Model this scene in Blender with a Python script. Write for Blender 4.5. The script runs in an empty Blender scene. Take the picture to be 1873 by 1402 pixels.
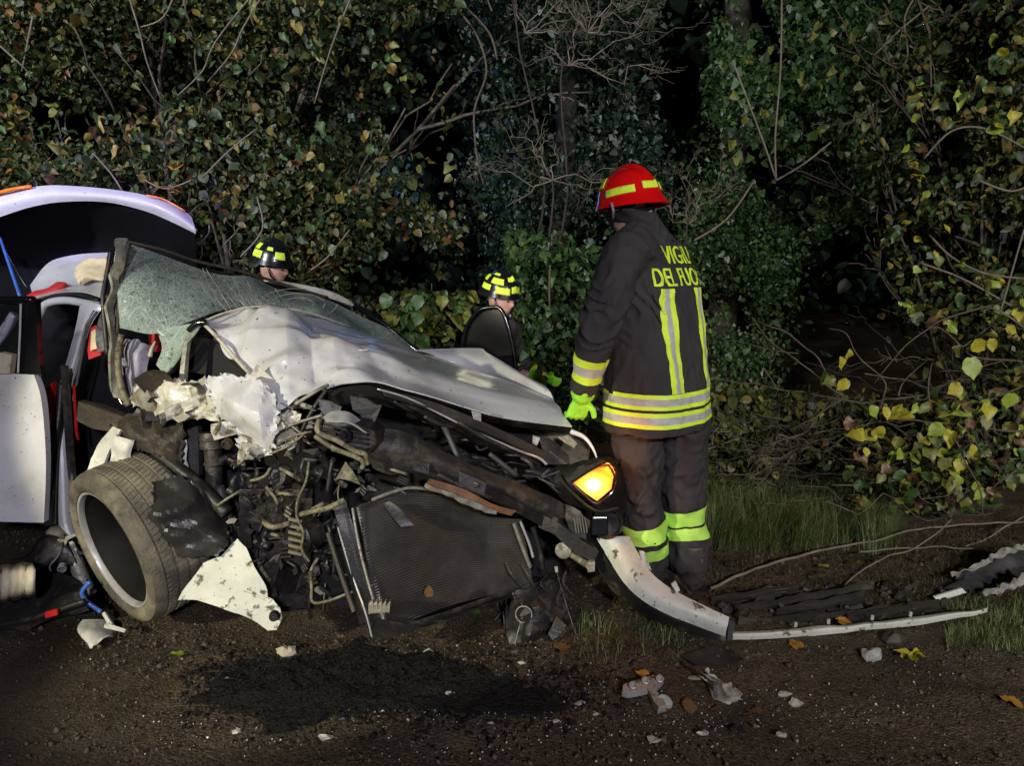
import bpy, math, random
import numpy as np
from mathutils import Vector, Matrix, noise, geometry
from mathutils.bvhtree import BVHTree
random.seed(7); RS = np.random.RandomState(11)
S = bpy.context.scene
COL = S.collection
# ------------------------------------------------------------------ camera
F = 1353.0; TP = (701 - 471) / F; CP = 1 / math.sqrt(1 + TP * TP); SP = TP * CP; EYE = 1.5
cam_d = bpy.data.cameras.new('camera'); cam = bpy.data.objects.new('camera', cam_d); COL.objects.link(cam)
cam.location = (0, 0, EYE); cam.rotation_euler = (math.pi / 2 - math.atan(TP), 0, 0)
cam_d.sensor_width = 36; cam_d.lens = 36 * F / 1873; cam_d.clip_start = .05; cam_d.clip_end = 400
S.camera = cam
# ------------------------------------------------------------------ world: night
W = bpy.data.worlds.new('World'); S.world = W; W.use_nodes = True
nt = W.node_tree; nt.nodes.clear()
sky = nt.nodes.new('ShaderNodeTexSky'); sky.sky_type = 'NISHITA'; sky.sun_disc = False
sky.sun_elevation = math.radians(-6); sky.sun_rotation = math.radians(200)
bg = nt.nodes.new('ShaderNodeBackground'); bg.inputs[1].default_value = .05
ow = nt.nodes.new('ShaderNodeOutputWorld')
nt.links.new(sky.outputs[0], bg.inputs[0]); nt.links.new(bg.outputs[0], ow.inputs[0])
S.view_settings.view_transform = 'Standard'; S.view_settings.look = 'None'
S.view_settings.exposure = 0.0; S.view_settings.gamma = 1; S.view_settings.use_curve_mapping = False
# ------------------------------------------------------------------ lamps of the rescue vehicles on the road, plus an added fill
def lamp(name, kind, loc, power, col, target=None, **kw):
    d = bpy.data.lights.new(name, kind); o = bpy.data.objects.new(name, d); COL.objects.link(o)
    d.energy = power; d.color = col; o.location = loc
    for k, v in kw.items(): setattr(d, k, v)
    if target is not None:
        o.rotation_euler = (Vector(target) - Vector(loc)).to_track_quat('-Z', 'Y').to_euler()
    return o
lamp('floodlight_warm', 'SPOT', (-3.4, -1.2, 2.3), 900, (1, .95, .68), (-1.0, 2.7, .72),
     shadow_soft_size=.06, spot_size=math.radians(25), spot_blend=.18)
lamp('floodlight_cool', 'SPOT', (1.2, -5.5, 4.0), 1800, (.89, .86, 1), (-.3, 4.5, 1.0),
     shadow_soft_size=.22, spot_size=math.radians(80), spot_blend=.5)
lamp('floodlight_mast', 'SPOT', (-7.0, -3.0, 5.4), 4600, (.90, .94, .98), (-2.3, 6.5, 3.5),
     shadow_soft_size=.2, spot_size=math.radians(46), spot_blend=.6)
lamp('fill_light_right', 'SPOT', (4.5, -4.5, 4.2), 1500, (1, .97, .84), (2.9, 4.6, 1.3),
     shadow_soft_size=.2, spot_size=math.radians(46), spot_blend=.8)  # added fill lamp, brightens the right bushes and verge grass
lamp('blue_beacon', 'POINT', (-.9, 6.8, 2.3), 9, (.1, .35, 1), shadow_soft_size=.3)
lamp('beacon_on_truck', 'SPOT', (-.9, 2.0, 4.2), 480, (.42, .30, 1), (-2.35, 4.75, 1.9), shadow_soft_size=.1, spot_size=math.radians(24), spot_blend=.3)

# ------------------------------------------------------------------ helpers
def P(u, v, Y):
    y = F * CP + (701 - v) * SP; z = -F * SP + (701 - v) * CP
    k = Y / y
    return Vector(((u - 936.5) * k, Y, EYE + z * k))
def G(u, v, h=0.0):
    y = F * CP + (701 - v) * SP; z = -F * SP + (701 - v) * CP
    k = (h - EYE) / z
    return Vector(((u - 936.5) * k, y * k, h))
WL = {}
def wloc(o): return WL.get(o.name, Vector((0, 0, 0)))
def tag(o, label=None, cat=None, group=None, kind=None):
    if label: o['label'] = label
    if cat: o['category'] = cat
    if group: o['group'] = group
    if kind: o['kind'] = kind
    return o
def thing(name, loc, label, cat, group=None):
    o = bpy.data.objects.new(name, None); COL.objects.link(o); o.location = loc; WL[o.name] = Vector(loc)
    o.empty_display_size = .1
    return tag(o, label, cat, group)
def link_mesh(name, me, parent, base, label=None):
    o = bpy.data.objects.new(name, me); COL.objects.link(o); WL[o.name] = Vector(base)
    if parent is not None: o.parent = parent; o.location = Vector(base) - wloc(parent)
    else: o.location = base
    if label: o['label'] = label
    return o
class MB:
    def __init__(s): s.v = []; s.f = []
    def add(s, vs, fs):
        n = len(s.v); s.v += [Vector(p) for p in vs]; s.f += [tuple(i + n for i in f) for f in fs]; return s
    def box(s, c, size, R=None, taper=1.0):
        c = Vector(c); hx, hy, hz = [q / 2 for q in size]; vs = []
        for z in (-1, 1):
            t = 1 if z < 0 else taper
            for x, y in ((-1, -1), (1, -1), (1, 1), (-1, 1)):
                p = Vector((x * hx * t, y * hy * t, z * hz))
                if R is not None: p = R @ p
                vs.append(c + p)
        return s.add(vs, [(3, 2, 1, 0), (4, 5, 6, 7), (0, 1, 5, 4), (1, 2, 6, 5), (2, 3, 7, 6), (3, 0, 4, 7)])
    def tube(s, pts, r, n=8, caps=True, flat=1.0):
        pts = [Vector(p) for p in pts]
        rr = r if isinstance(r, (list, tuple)) else [r] * len(pts)
        up = None; rings = []
        for i, p in enumerate(pts):
            t = (pts[min(i + 1, len(pts) - 1)] - pts[max(i - 1, 0)])
            if t.length < 1e-9: t = Vector((0, 0, 1))
            t.normalize()
            if up is None: up = Vector((0, 0, 1)) if abs(t.z) < .9 else Vector((1, 0, 0))
            a = (up - t * up.dot(t)); a = a.normalized() if a.length > 1e-6 else t.orthogonal().normalized()
            b = t.cross(a); up = a
            rings.append([p + (a * math.cos(q) * flat + b * math.sin(q)) * rr[i] for q in [2 * math.pi * k / n for k in range(n)]])
        return s.rings(rings, caps)
    def rings(s, rings, caps=True):
        n = len(rings[0]); vs = [p for r in rings for p in r]; fs = []
        for i in range(len(rings) - 1):
            for k in range(n):
                k2 = (k + 1) % n
                fs.append((i * n + k, i * n + k2, (i + 1) * n + k2, (i + 1) * n + k))
        if caps:
            fs.append(tuple(range(n - 1, -1, -1))); m = (len(rings) - 1) * n
            fs.append(tuple(range(m, m + n)))
        return s.add(vs, fs)
    def disc(s, c, axis, prof, n=40):
        c = Vector(c); ax = Vector(axis).normalized(); a = ax.orthogonal().normalized(); b = ax.cross(a); rings = []
        for (h, r) in prof:
            rings.append([c + ax * h + (a * math.cos(q) + b * math.sin(q)) * max(r, 1e-4) for q in [2 * math.pi * k / n for k in range(n)]])
        return s.rings(rings, False)
    def ellip(s, c, r, R=None, n=16, m=10):
        c = Vector(c); rings = []
        for i in range(m + 1):
            th = math.pi * i / m; z = math.cos(th); q = max(math.sin(th), .02)
            rg = []
            for k in range(n):
                p = Vector((math.cos(2 * math.pi * k / n) * q * r[0], math.sin(2 * math.pi * k / n) * q * r[1], z * r[2]))
                if R is not None: p = R @ p
                rg.append(c + p)
            rings.append(rg[::-1])
        return s.rings(rings, True)
    def grid(s, A, t=0.0):
        R, C = len(A), len(A[0])
        V = [[Vector(p) for p in row] for row in A]
        vs = [p for row in V for p in row]
        fs = [(i * C + j, i * C + j + 1, (i + 1) * C + j + 1, (i + 1) * C + j) for i in range(R - 1) for j in range(C - 1)]
        if t:
            back = []
            for i in range(R):
                for j in range(C):
                    du = V[i][min(j + 1, C - 1)] - V[i][max(j - 1, 0)]; dv = V[min(i + 1, R - 1)][j] - V[max(i - 1, 0)][j]
                    nn = du.cross(dv)
                    nn = nn.normalized() if nn.length > 1e-12 else Vector((0, 0, 1))
                    back.append(V[i][j] + nn * t)
            N = R * C; vs += back
            fs += [tuple(reversed([q + N for q in f])) for f in fs[:(R - 1) * (C - 1)]]
            loop = [j for j in range(C)] + [i * C + C - 1 for i in range(1, R)] + [(R - 1) * C + j for j in range(C - 2, -1, -1)] + [i * C for i in range(R - 2, 0, -1)]
            for a, b in zip(loop, loop[1:] + loop[:1]): fs.append((b, a, a + N, b + N))
        return s.add(vs, fs)
    def poly(s, pts, t=None):
        pts = [Vector(p) for p in pts]; tris = geometry.tessellate_polygon([pts]); n = len(pts)
        if t is None: return s.add(pts, tris)
        t = Vector(t); nn = Vector((0, 0, 0))
        for a, b in zip(pts, pts[1:] + pts[:1]): nn += a.cross(b)
        T = [tuple(x) for x in tris]
        a, b, c = [pts[i] for i in T[0]]
        flip = (b - a).cross(c - a).dot(t) > 0
        if flip: T = [x[::-1] for x in T]
        fs = T + [tuple(reversed([q + n for q in x])) for x in T]
        for i in range(n):
            j = (i + 1) % n; fs.append((i, j, j + n, i + n))
        return s.add(pts + [p + t for p in pts], fs)
    def crumple(s, amp, scale, seed=0, sharp=True):
        o = Vector((seed * 7.3, seed * 3.1, seed * 5.7)); out = []
        for p in s.v:
            q = p * scale + o
            if sharp:
                d = Vector([abs(noise.noise(q + Vector((k * 11, 0, 0)))) - .25 for k in range(3)])
            else:
                d = Vector([noise.noise(q + Vector((k * 11, 0, 0))) for k in range(3)])
            out.append(p + d * amp)
        s.v = out; return s
    def build(s, name, m, parent=None, smooth=False, label=None, base=None, kind=None, bevel=0):
        vs = s.v; A = np.array([tuple(p) for p in vs])
        if base is None: base = Vector(((A[:, 0].min() + A[:, 0].max()) / 2, (A[:, 1].min() + A[:, 1].max()) / 2, A[:, 2].min()))
        base = Vector(base)
        me = bpy.data.meshes.new(name); me.from_pydata([tuple(p - base) for p in vs], [], s.f)
        me.materials.append(m)
        o = link_mesh(name, me, parent, base, label)
        if smooth:
            me.polygons.foreach_set('use_smooth', [True] * len(me.polygons))
            if smooth != True: me.set_sharp_from_angle(angle=math.radians(smooth))
        if kind: o['kind'] = kind
        if bevel:
            b = o.modifiers.new('b', 'BEVEL'); b.width = bevel; b.segments = 2; b.limit_method = 'ANGLE'; b.angle_limit = .6
        return o
def cr(p0, p1, p2, p3, t):
    return .5 * ((2 * p1) + (-p0 + p2) * t + (2 * p0 - 5 * p1 + 4 * p2 - p3) * t * t + (-p0 + 3 * p1 - 3 * p2 + p3) * t ** 3)
def spline(pts, k=6, lin=False):
    pts = [Vector(p) for p in pts]; out = []
    for i in range(len(pts) - 1):
        a = pts[max(i - 1, 0)]; b = pts[i]; c = pts[i + 1]; d = pts[min(i + 2, len(pts) - 1)]
        for j in range(k):
            t = j / k; out.append(b.lerp(c, t) if lin else cr(a, b, c, d, t))
    out.append(pts[-1]); return out
def refine(ctrl, k=6, lin=False, kv=None):
    rows = [spline(r, k, lin) for r in ctrl]
    cols = [spline([rows[i][j] for i in range(len(rows))], kv or k, lin) for j in range(len(rows[0]))]
    return [[cols[j][i] for j in range(len(cols))] for i in range(len(cols[0]))]
def px(rows): return [[P(*q) for q in r] for r in rows]
def frameR(d):  # rotation whose z axis is d
    return Vector(d).to_track_quat('Z', 'Y').to_matrix()
def baked(o):
    dg = bpy.context.evaluated_depsgraph_get(); dg.update()
    me = bpy.data.meshes.new_from_object(o.evaluated_get(dg)); o.modifiers.clear(); o.data = me; return o

# ------------------------------------------------------------------ materials
MT = {}
def mat(name, c, c2=None, scale=6, rough=.6, metal=0, bump=0, bscale=60, dirt=None, dscale=8, dthr=.55, speck=None, spec=.5, coat=0, contrast=.15, dsoft=.12, trans=0):
    m = bpy.data.materials.new(name); m.use_nodes = True; t = m.node_tree; b = t.nodes['Principled BSDF']
    N = t.nodes.new; Lk = t.links.new
    tc = N('ShaderNodeTexCoord')
    b.inputs['Roughness'].default_value = rough; b.inputs['Metallic'].default_value = metal
    b.inputs['Specular IOR Level'].default_value = spec; b.inputs['Coat Weight'].default_value = coat
    b.inputs['Coat Roughness'].default_value = .12
    c = tuple(c) + (1,)
    cur = None
    def noi(sc, det=6, r=.6, off=0):
        n = N('ShaderNodeTexNoise'); n.inputs['Scale'].default_value = sc; n.inputs['Detail'].default_value = det; n.inputs['Roughness'].default_value = r
        mp = N('ShaderNodeMapping'); mp.inputs['Location'].default_value = (off, off * .7, off * .3)
        Lk(tc.outputs['Object'], mp.inputs[0]); Lk(mp.outputs[0], n.inputs[0]); return n
    def ramp(src, lo, hi):
        r = N('ShaderNodeMapRange'); r.inputs[1].default_value = lo; r.inputs[2].default_value = hi; Lk(src, r.inputs[0]); return r.outputs[0]
    def mix(fac, a, bcol):
        x = N('ShaderNodeMix'); x.data_type = 'RGBA'; Lk(fac, x.inputs[0])
        if isinstance(a, tuple): x.inputs[6].default_value = a
        else: Lk(a, x.inputs[6])
        x.inputs[7].default_value = bcol; return x.outputs[2]
    if c2 is None: c2 = tuple(q * .7 for q in c[:3])
    cur = mix(ramp(noi(scale).outputs[0], .5 - contrast, .5 + contrast), c, tuple(c2) + (1,))
    rgh = None
    if dirt:
        fac = ramp(noi(dscale, 8, .65, 5).outputs[0], dthr, dthr + dsoft); cur = mix(fac, cur, tuple(dirt) + (1,)); rgh = fac
    if speck:
        fac = ramp(noi(speck[3] if len(speck) > 3 else 90, 4, .6, 9).outputs[0], .66, .70); cur = mix(fac, cur, tuple(speck[:3]) + (1,))
    Lk(cur, b.inputs['Base Color'])
    if rgh is not None:
        q = N('ShaderNodeMapRange'); q.inputs[3].default_value = rough; q.inputs[4].default_value = .85; Lk(rgh, q.inputs[0]); Lk(q.outputs[0], b.inputs['Roughness'])
        if metal:
            q = N('ShaderNodeMapRange'); q.inputs[3].default_value = metal; q.inputs[4].default_value = 0; Lk(rgh, q.inputs[0]); Lk(q.outputs[0], b.inputs['Metallic'])
    if bump:
        bp = N('ShaderNodeBump'); bp.inputs['Strength'].default_value = bump; bp.inputs['Distance'].default_value = .01
        Lk(noi(bscale, 5, .6, 2).outputs[0], bp.inputs['Height']); Lk(bp.outputs[0], b.inputs['Normal'])
    MT[name] = m; return m
BR = (.075, .055, .03)
mat('white_paint', (.68, .68, .70), (.58, .58, .59), 4, .28, coat=.5, dirt=(.22, .19, .12), dscale=3.2, dthr=.52, dsoft=.45, speck=(.05, .04, .03, 55))
mat('white_paint_muddy', (.62, .62, .56), (.5, .49, .42), 6, .45, dirt=(.14, .11, .06), dscale=9, dthr=.5, dsoft=.2, speck=(.03, .025, .02, 60), bump=.25, bscale=40)
mat('white_paint_crushed', (.68, .66, .56), (.5, .47, .36), 14, .3, dirt=(.12, .09, .05), dscale=14, dthr=.52, dsoft=.12, bump=.4, bscale=30, coat=.4)
mat('bumper_paint', (.60, .61, .53), (.47, .48, .40), 8, .5, dirt=(.10, .08, .05), dscale=22, dthr=.57, dsoft=.06, speck=(.02, .018, .012, 60), bump=.15)
mat('black_plastic', (.010, .010, .011), (.022, .020, .017), 10, .42, dirt=(.045, .036, .024), dscale=14, dthr=.55, bump=.2, bscale=70)
mat('dark_plastic_muddy', (.022, .021, .019), (.045, .039, .031), 9, .5, dirt=(.075, .062, .043), dscale=10, dthr=.52, bump=.4, bscale=50)
mat('dark_gloss', (.02, .02, .021), (.045, .042, .036), 8, .32, dirt=(.05, .042, .03), dscale=12, dthr=.58, bump=.3, bscale=30)
mat('lamp_black', (.007, .007, .007), (.016, .014, .012), 12, .5, spec=.22, bump=.3)
mat('gloss_black', (.008, .008, .01), None, 5, .15, spec=.6)
mat('cavity_black', (.006, .006, .007), None, 5, .8)
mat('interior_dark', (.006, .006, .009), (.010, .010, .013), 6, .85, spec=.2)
mat('grey_plastic', (.06, .06, .064), (.028, .028, .03), 12, .45, dirt=(.04, .032, .022), dscale=18, dthr=.5, bump=.3)
mat('grey_seal', (.10, .10, .10), (.06, .06, .06), 20, .6)
mat('rubber', (.055, .05, .042), (.16, .14, .10), 9, .75, dirt=(.36, .32, .21), dscale=3, dthr=.47, dsoft=.22, bump=.5, bscale=90)
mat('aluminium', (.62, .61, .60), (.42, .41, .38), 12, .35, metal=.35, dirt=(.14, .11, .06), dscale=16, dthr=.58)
mat('steel_dark', (.055, .052, .048), (.018, .016, .014), 18, .38, metal=.3, dirt=(.05, .036, .022), dscale=18, dthr=.5, bump=.3)
mat('steel_pale', (.34, .33, .28), (.16, .15, .11), 20, .45, metal=.2, dirt=(.14, .11, .06), dscale=25, dthr=.53, bump=.4)
mat('chrome', (.72, .72, .75), (.5, .5, .52), 10, .2, metal=.45)
mat('pale_hose', (.27, .25, .15), (.09, .08, .05), 30, .5, dirt=(.06, .045, .025), dscale=34, dthr=.50, bump=.6)
mat('liner_brown', (.028, .022, .015), (.06, .048, .031), 12, .6, dirt=(.03, .022, .014), dscale=11, dthr=.5, bump=.6, bscale=30)
mat('rust_strip', (.23, .11, .055), (.14, .07, .04), 14, .5, dirt=(.05, .035, .02), dscale=20, dthr=.55)
mat('fin_metal', (.022, .021, .019), (.04, .036, .03), 10, .6, dirt=(.10, .075, .045), dscale=7, dthr=.54, dsoft=.2)
mat('red_plastic', (.55, .02, .015), (.35, .01, .01), 10, .3)
mat('red_cloth', (.62, .02, .03), (.45, .015, .02), 12, .7)
mat('cream_cloth', (.78, .66, .42), (.6, .48, .28), 12, .8, bump=.4, bscale=30)
mat('orange_lens', (.9, .25, .03), (.8, .18, .02), 10, .2)
mat('lilac_plastic', (.36, .34, .42), (.24, .22, .28), 9, .4, dirt=(.08, .07, .06), dscale=15, dthr=.55)
mat('blue_plastic_and_glint', (.05, .15, .55), (.04, .1, .35), 10, .3)
mat('beige_plastic', (.50, .45, .33), (.40, .35, .24), 8, .6, dirt=(.2, .16, .09), dscale=12, dthr=.58, bump=.15)
mat('jacket', (.031, .028, .029), (.043, .039, .038), 5, .82, bump=.35, bscale=260, spec=.3)
mat('trousers', (.028, .025, .026), (.040, .035, .036), 5, .85, bump=.35, bscale=220, spec=.3)
mat('boot_leather', (.018, .016, .015), (.05, .04, .03), 14, .5, dirt=(.1, .08, .05), dscale=20, dthr=.56)
mat('fluo_yellow', (.74, .95, .05), (.62, .84, .05), 10, .6, bump=.25, bscale=60, dirt=(.42, .46, .09), dscale=14, dthr=.58)
mat('fluo_pants', (.52, .85, .12), (.42, .74, .10), 8, .6, bump=.2, bscale=50)
mat('reflective', (.50, .50, .46), (.36, .36, .34), 24, .45, bump=.2, bscale=120)
mat('glove_lime', (.36, .85, .05), (.26, .70, .04), 16, .65, bump=.3, bscale=90)
mat('helmet_red', (.72, .006, .008), (.62, .005, .006), 3, .12, coat=.8)
mat('helmet_navy', (.008, .009, .014), None, 3, .25, coat=.3)
mat('skin', (.55, .32, .24), (.46, .25, .19), 9, .5)
mat('bark_grey', (.13, .105, .08), (.07, .055, .04), 14, .85, bump=.6, bscale=40)
mat('twig_pale', (.20, .165, .125), (.12, .095, .065), 14, .8)
mat('bark_dark', (.05, .04, .03), (.03, .025, .02), 14, .9)
mat('twig_dark', (.11, .085, .06), (.06, .045, .03), 14, .85)
mat('frayed_pale', (.30, .30, .26), (.15, .14, .11), 30, .85, dirt=(.06, .05, .03), dscale=25, dthr=.5)
mat('mud_clod', (.48, .46, .38), (.3, .27, .2), 18, .85, dirt=(.07, .055, .035), dscale=22, dthr=.53, bump=.8, bscale=40)
mat('foam_pale', (.42, .42, .38), (.25, .24, .2), 25, .85, bump=.8, bscale=60)
mat('steel_bracket', (.50, .48, .43), (.3, .28, .23), 16, .5, metal=.3, dirt=(.06, .045, .03), dscale=22, dthr=.54, bump=.3)
mat('stone', (.095, .075, .05), (.05, .038, .025), 30, .85, bump=.4)
mat('crumbs', (.6, .6, .56), (.03, .03, .028), 60, .1, spec=.8, contrast=.05)
mat('oil_grit', (.004, .004, .004), (.010, .008, .007), 40, .5, bump=1, bscale=170, spec=.3)
mat('fin_bright', (.085, .08, .07), (.04, .037, .03), 9, .5, dirt=(.05, .038, .025), dscale=7, dthr=.5, dsoft=.15)
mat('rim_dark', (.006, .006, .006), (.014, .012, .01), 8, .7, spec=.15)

def leafmat(name, stops, rough=.5, trans=.25):
    m = bpy.data.materials.new(name); m.use_nodes = True; t = m.node_tree; b = t.nodes['Principled BSDF']
    g = t.nodes.new('ShaderNodeNewGeometry'); r = t.nodes.new('ShaderNodeValToRGB'); r.color_ramp.interpolation = 'LINEAR'
    while len(r.color_ramp.elements) < len(stops): r.color_ramp.elements.new(.5)
    for e, (p, c) in zip(r.color_ramp.elements, stops): e.position = p; e.color = tuple(c) + (1,)
    t.links.new(g.outputs['Random Per Island'], r.inputs[0])
    n = t.nodes.new('ShaderNodeTexNoise'); n.inputs['Scale'].default_value = 30; tc = t.nodes.new('ShaderNodeTexCoord'); t.links.new(tc.outputs['Object'], n.inputs[0])
    mx = t.nodes.new('ShaderNodeMix'); mx.data_type = 'RGBA'; mx.blend_type = 'MULTIPLY'; mx.inputs[0].default_value = .8
    mr = t.nodes.new('ShaderNodeMapRange'); mr.inputs[1].default_value = .3; mr.inputs[2].default_value = .7; mr.inputs[3].default_value = .45; mr.inputs[4].default_value = 1.25
    t.links.new(n.outputs[0], mr.inputs[0]); t.links.new(r.outputs[0], mx.inputs[6]); t.links.new(mr.outputs[0], mx.inputs[7])
    t.links.new(mx.outputs[2], b.inputs['Base Color']); b.inputs['Roughness'].default_value = rough
    tr = t.nodes.new('ShaderNodeBsdfTranslucent'); ms = t.nodes.new('ShaderNodeMixShader'); ms.inputs[0].default_value = trans
    t.links.new(mx.outputs[2], tr.inputs[0]); t.links.new(b.outputs[0], ms.inputs[1]); t.links.new(tr.outputs[0], ms.inputs[2])
    t.links.new(ms.outputs[0], t.nodes['Material Output'].inputs[0]); MT[name] = m; return m
GR = (.04, .07, .02); GD = (.02, .038, .016); YE = (.30, .24, .035); BN = (.12, .06, .03); OR = (.32, .13, .03)
leafmat('leaf_hazel', [(0, GD), (.3, GR), (.55, (.055, .08, .022)), (.75, (.10, .115, .03)), (.88, (.19, .165, .035)), (.95, BN), (1, (.26, .13, .03))])
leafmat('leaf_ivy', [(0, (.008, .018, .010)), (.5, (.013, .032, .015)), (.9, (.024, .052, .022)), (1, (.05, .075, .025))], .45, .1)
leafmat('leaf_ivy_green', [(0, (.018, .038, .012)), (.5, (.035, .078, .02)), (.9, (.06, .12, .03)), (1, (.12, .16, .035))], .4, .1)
leafmat('leaf_yellow', [(0, GD), (.3, GR), (.55, (.075, .10, .022)), (.75, (.15, .15, .03)), (.9, (.26, .21, .03)), (1, BN)])
leafmat('leaf_bramble', [(0, (.03, .045, .012)), (.5, (.07, .09, .022)), (.8, (.13, .13, .025)), (1, (.22, .18, .03))])
leafmat('leaf_bright', [(0, (.42, .40, .03)), (.5, (.55, .46, .03)), (.8, (.30, .38, .04)), (1, (.5, .28, .04))])
leafmat('leaf_green', [(0, (.05, .10, .02)), (1, (.12, .18, .035))])
leafmat('leaf_litter', [(0, (.05, .035, .018)), (.6, (.09, .06, .028)), (1, (.16, .11, .04))])
leafmat('leaf_fallen', [(0, (.20, .11, .04)), (.5, (.30, .2, .05)), (1, (.14, .07, .03))])
leafmat('grass_blades', [(0, (.06, .10, .025)), (.6, (.13, .18, .045)), (.85, (.22, .23, .08)), (1, (.22, .18, .09))], .6, .2)
leafmat('dry_grass', [(0, (.04, .035, .018)), (.6, (.085, .065, .03)), (.9, (.13, .10, .05)), (1, (.07, .09, .03))], .7, .2)

# ground: brown soil with stones
def ground_mat(name, cs, bump, rough, wet, v0=.45, v1=1.7):
    m = bpy.data.materials.new(name); m.use_nodes = True; t = m.node_tree; b = t.nodes['Principled BSDF']; N = t.nodes.new; L = t.links.new
    tc = N('ShaderNodeTexCoord')
    def noi(s, d=8, r=.65):
        n = N('ShaderNodeTexNoise'); n.inputs['Scale'].default_value = s; n.inputs['Detail'].default_value = d; n.inputs['Roughness'].default_value = r; L(tc.outputs['Object'], n.inputs[0]); return n.outputs[0]
    r = N('ShaderNodeValToRGB'); L(noi(2.2, 10, .75), r.inputs[0]); e = r.color_ramp.elements
    e[0].position = .35; e[0].color = cs[0] + (1,); e[1].position = .68; e[1].color = cs[2] + (1,)
    q = e.new(.52); q.color = cs[1] + (1,)
    v = N('ShaderNodeTexVoronoi'); v.inputs['Scale'].default_value = 110; L(tc.outputs['Object'], v.inputs[0])
    hs = N('ShaderNodeHueSaturation'); L(r.outputs[0], hs.inputs['Color'])
    sx = N('ShaderNodeSeparateColor'); L(v.outputs['Color'], sx.inputs[0])
    mr = N('ShaderNodeMapRange'); mr.inputs[3].default_value = v0; mr.inputs[4].default_value = v1; L(sx.outputs[0], mr.inputs[0]); L(mr.outputs[0], hs.inputs['Value'])
    L(hs.outputs[0], b.inputs['Base Color'])
    rr = N('ShaderNodeMapRange'); rr.inputs[1].default_value = .4; rr.inputs[2].default_value = .6; rr.inputs[3].default_value = wet; rr.inputs[4].default_value = rough; L(noi(3.1), rr.inputs[0]); L(rr.outputs[0], b.inputs['Roughness'])
    ad = N('ShaderNodeMath'); ad.operation = 'ADD'; L(noi(60, 8, .7), ad.inputs[0])
    ml = N('ShaderNodeMath'); ml.operation = 'MULTIPLY'; ml.inputs[1].default_value = -.5; L(v.outputs['Distance'], ml.inputs[0]); L(ml.outputs[0], ad.inputs[1])
    bp = N('ShaderNodeBump'); bp.inputs['Strength'].default_value = bump; bp.inputs['Distance'].default_value = .012; L(ad.outputs[0], bp.inputs['Height']); L(bp.outputs[0], b.inputs['Normal'])
    MT[name] = m
ground_mat('soil', ((.030, .021, .011), (.056, .040, .021), (.092, .066, .033)), .9, .85, .55)
ground_mat('asphalt', ((.036, .028, .017), (.054, .041, .024), (.082, .062, .034)), .6, .8, .42, .6, 1.4)

def glass_mat(name, tint, opac, crack, blue=0):
    m = bpy.data.materials.new(name); m.use_nodes = True; t = m.node_tree; b = t.nodes['Principled BSDF']; N = t.nodes.new; L = t.links.new
    tc = N('ShaderNodeTexCoord'); ns = N('ShaderNodeTexNoise'); ns.inputs['Scale'].default_value = 4; L(tc.outputs['Object'], ns.inputs[0])
    mv = N('ShaderNodeMix'); mv.data_type = 'VECTOR'; mv.inputs[0].default_value = .045; L(tc.outputs['Object'], mv.inputs[4]); L(ns.outputs['Color'], mv.inputs[5])
    tot = None
    for sc, w, st in ((11, .022, .8), (34, .06, .7), (95, .13, .75)):
        v = N('ShaderNodeTexVoronoi'); v.feature = 'DISTANCE_TO_EDGE'; v.inputs['Scale'].default_value = sc; L(mv.outputs[1], v.inputs[0])
        r = N('ShaderNodeMapRange'); r.inputs[1].default_value = 0; r.inputs[2].default_value = w; r.inputs[3].default_value = st; r.inputs[4].default_value = 0; L(v.outputs[0], r.inputs[0])
        if tot is None: tot = r.outputs[0]
        else:
            a = N('ShaderNodeMath'); a.operation = 'MAXIMUM'; L(tot, a.inputs[0]); L(r.outputs[0], a.inputs[1]); tot = a.outputs[0]
    n2 = N('ShaderNodeTexNoise'); n2.inputs['Scale'].default_value = 2.4; n2.inputs['Detail'].default_value = 5; L(tc.outputs['Object'], n2.inputs[0])
    fr = N('ShaderNodeMapRange'); fr.inputs[1].default_value = .4; fr.inputs[2].default_value = .62; fr.inputs[3].default_value = opac * .25; fr.inputs[4].default_value = opac; L(n2.outputs[0], fr.inputs[0])
    a = N('ShaderNodeMath'); a.operation = 'MULTIPLY_ADD'; L(tot, a.inputs[0]); a.inputs[1].default_value = crack; L(fr.outputs[0], a.inputs[2]); a.use_clamp = True
    L(a.outputs[0], b.inputs['Alpha'])
    mx = N('ShaderNodeMix'); mx.data_type = 'RGBA'; L(tot, mx.inputs[0]); mx.inputs[6].default_value = tuple(tint) + (1,); mx.inputs[7].default_value = (.5, .62, .55, 1)
    n3 = N('ShaderNodeTexNoise'); n3.inputs['Scale'].default_value = 45; n3.inputs['Detail'].default_value = 8; L(tc.outputs['Object'], n3.inputs[0])
    d3 = N('ShaderNodeMapRange'); d3.inputs[1].default_value = .61; d3.inputs[2].default_value = .68; L(n3.outputs[0], d3.inputs[0])
    m3 = N('ShaderNodeMix'); m3.data_type = 'RGBA'; L(d3.outputs[0], m3.inputs[0]); L(mx.outputs[2], m3.inputs[6]); m3.inputs[7].default_value = (.09, .075, .045, 1)
    L(m3.outputs[2], b.inputs['Base Color']); b.inputs['Roughness'].default_value = .3
    bp = N('ShaderNodeBump'); bp.inputs['Strength'].default_value = .6; bp.inputs['Distance'].default_value = .003; L(tot, bp.inputs['Height']); L(bp.outputs[0], b.inputs['Normal'])
    MT[name] = m
glass_mat('cracked_glass', (.27, .33, .31), .5, .5)
glass_mat('shattered_glass', (.42, .52, .44), .75, .5)
def clear_glass(name, col, alpha, rough=.05):
    m = mat(name, col, None, 5, rough, spec=.7); m.node_tree.nodes['Principled BSDF'].inputs['Alpha'].default_value = alpha
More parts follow.
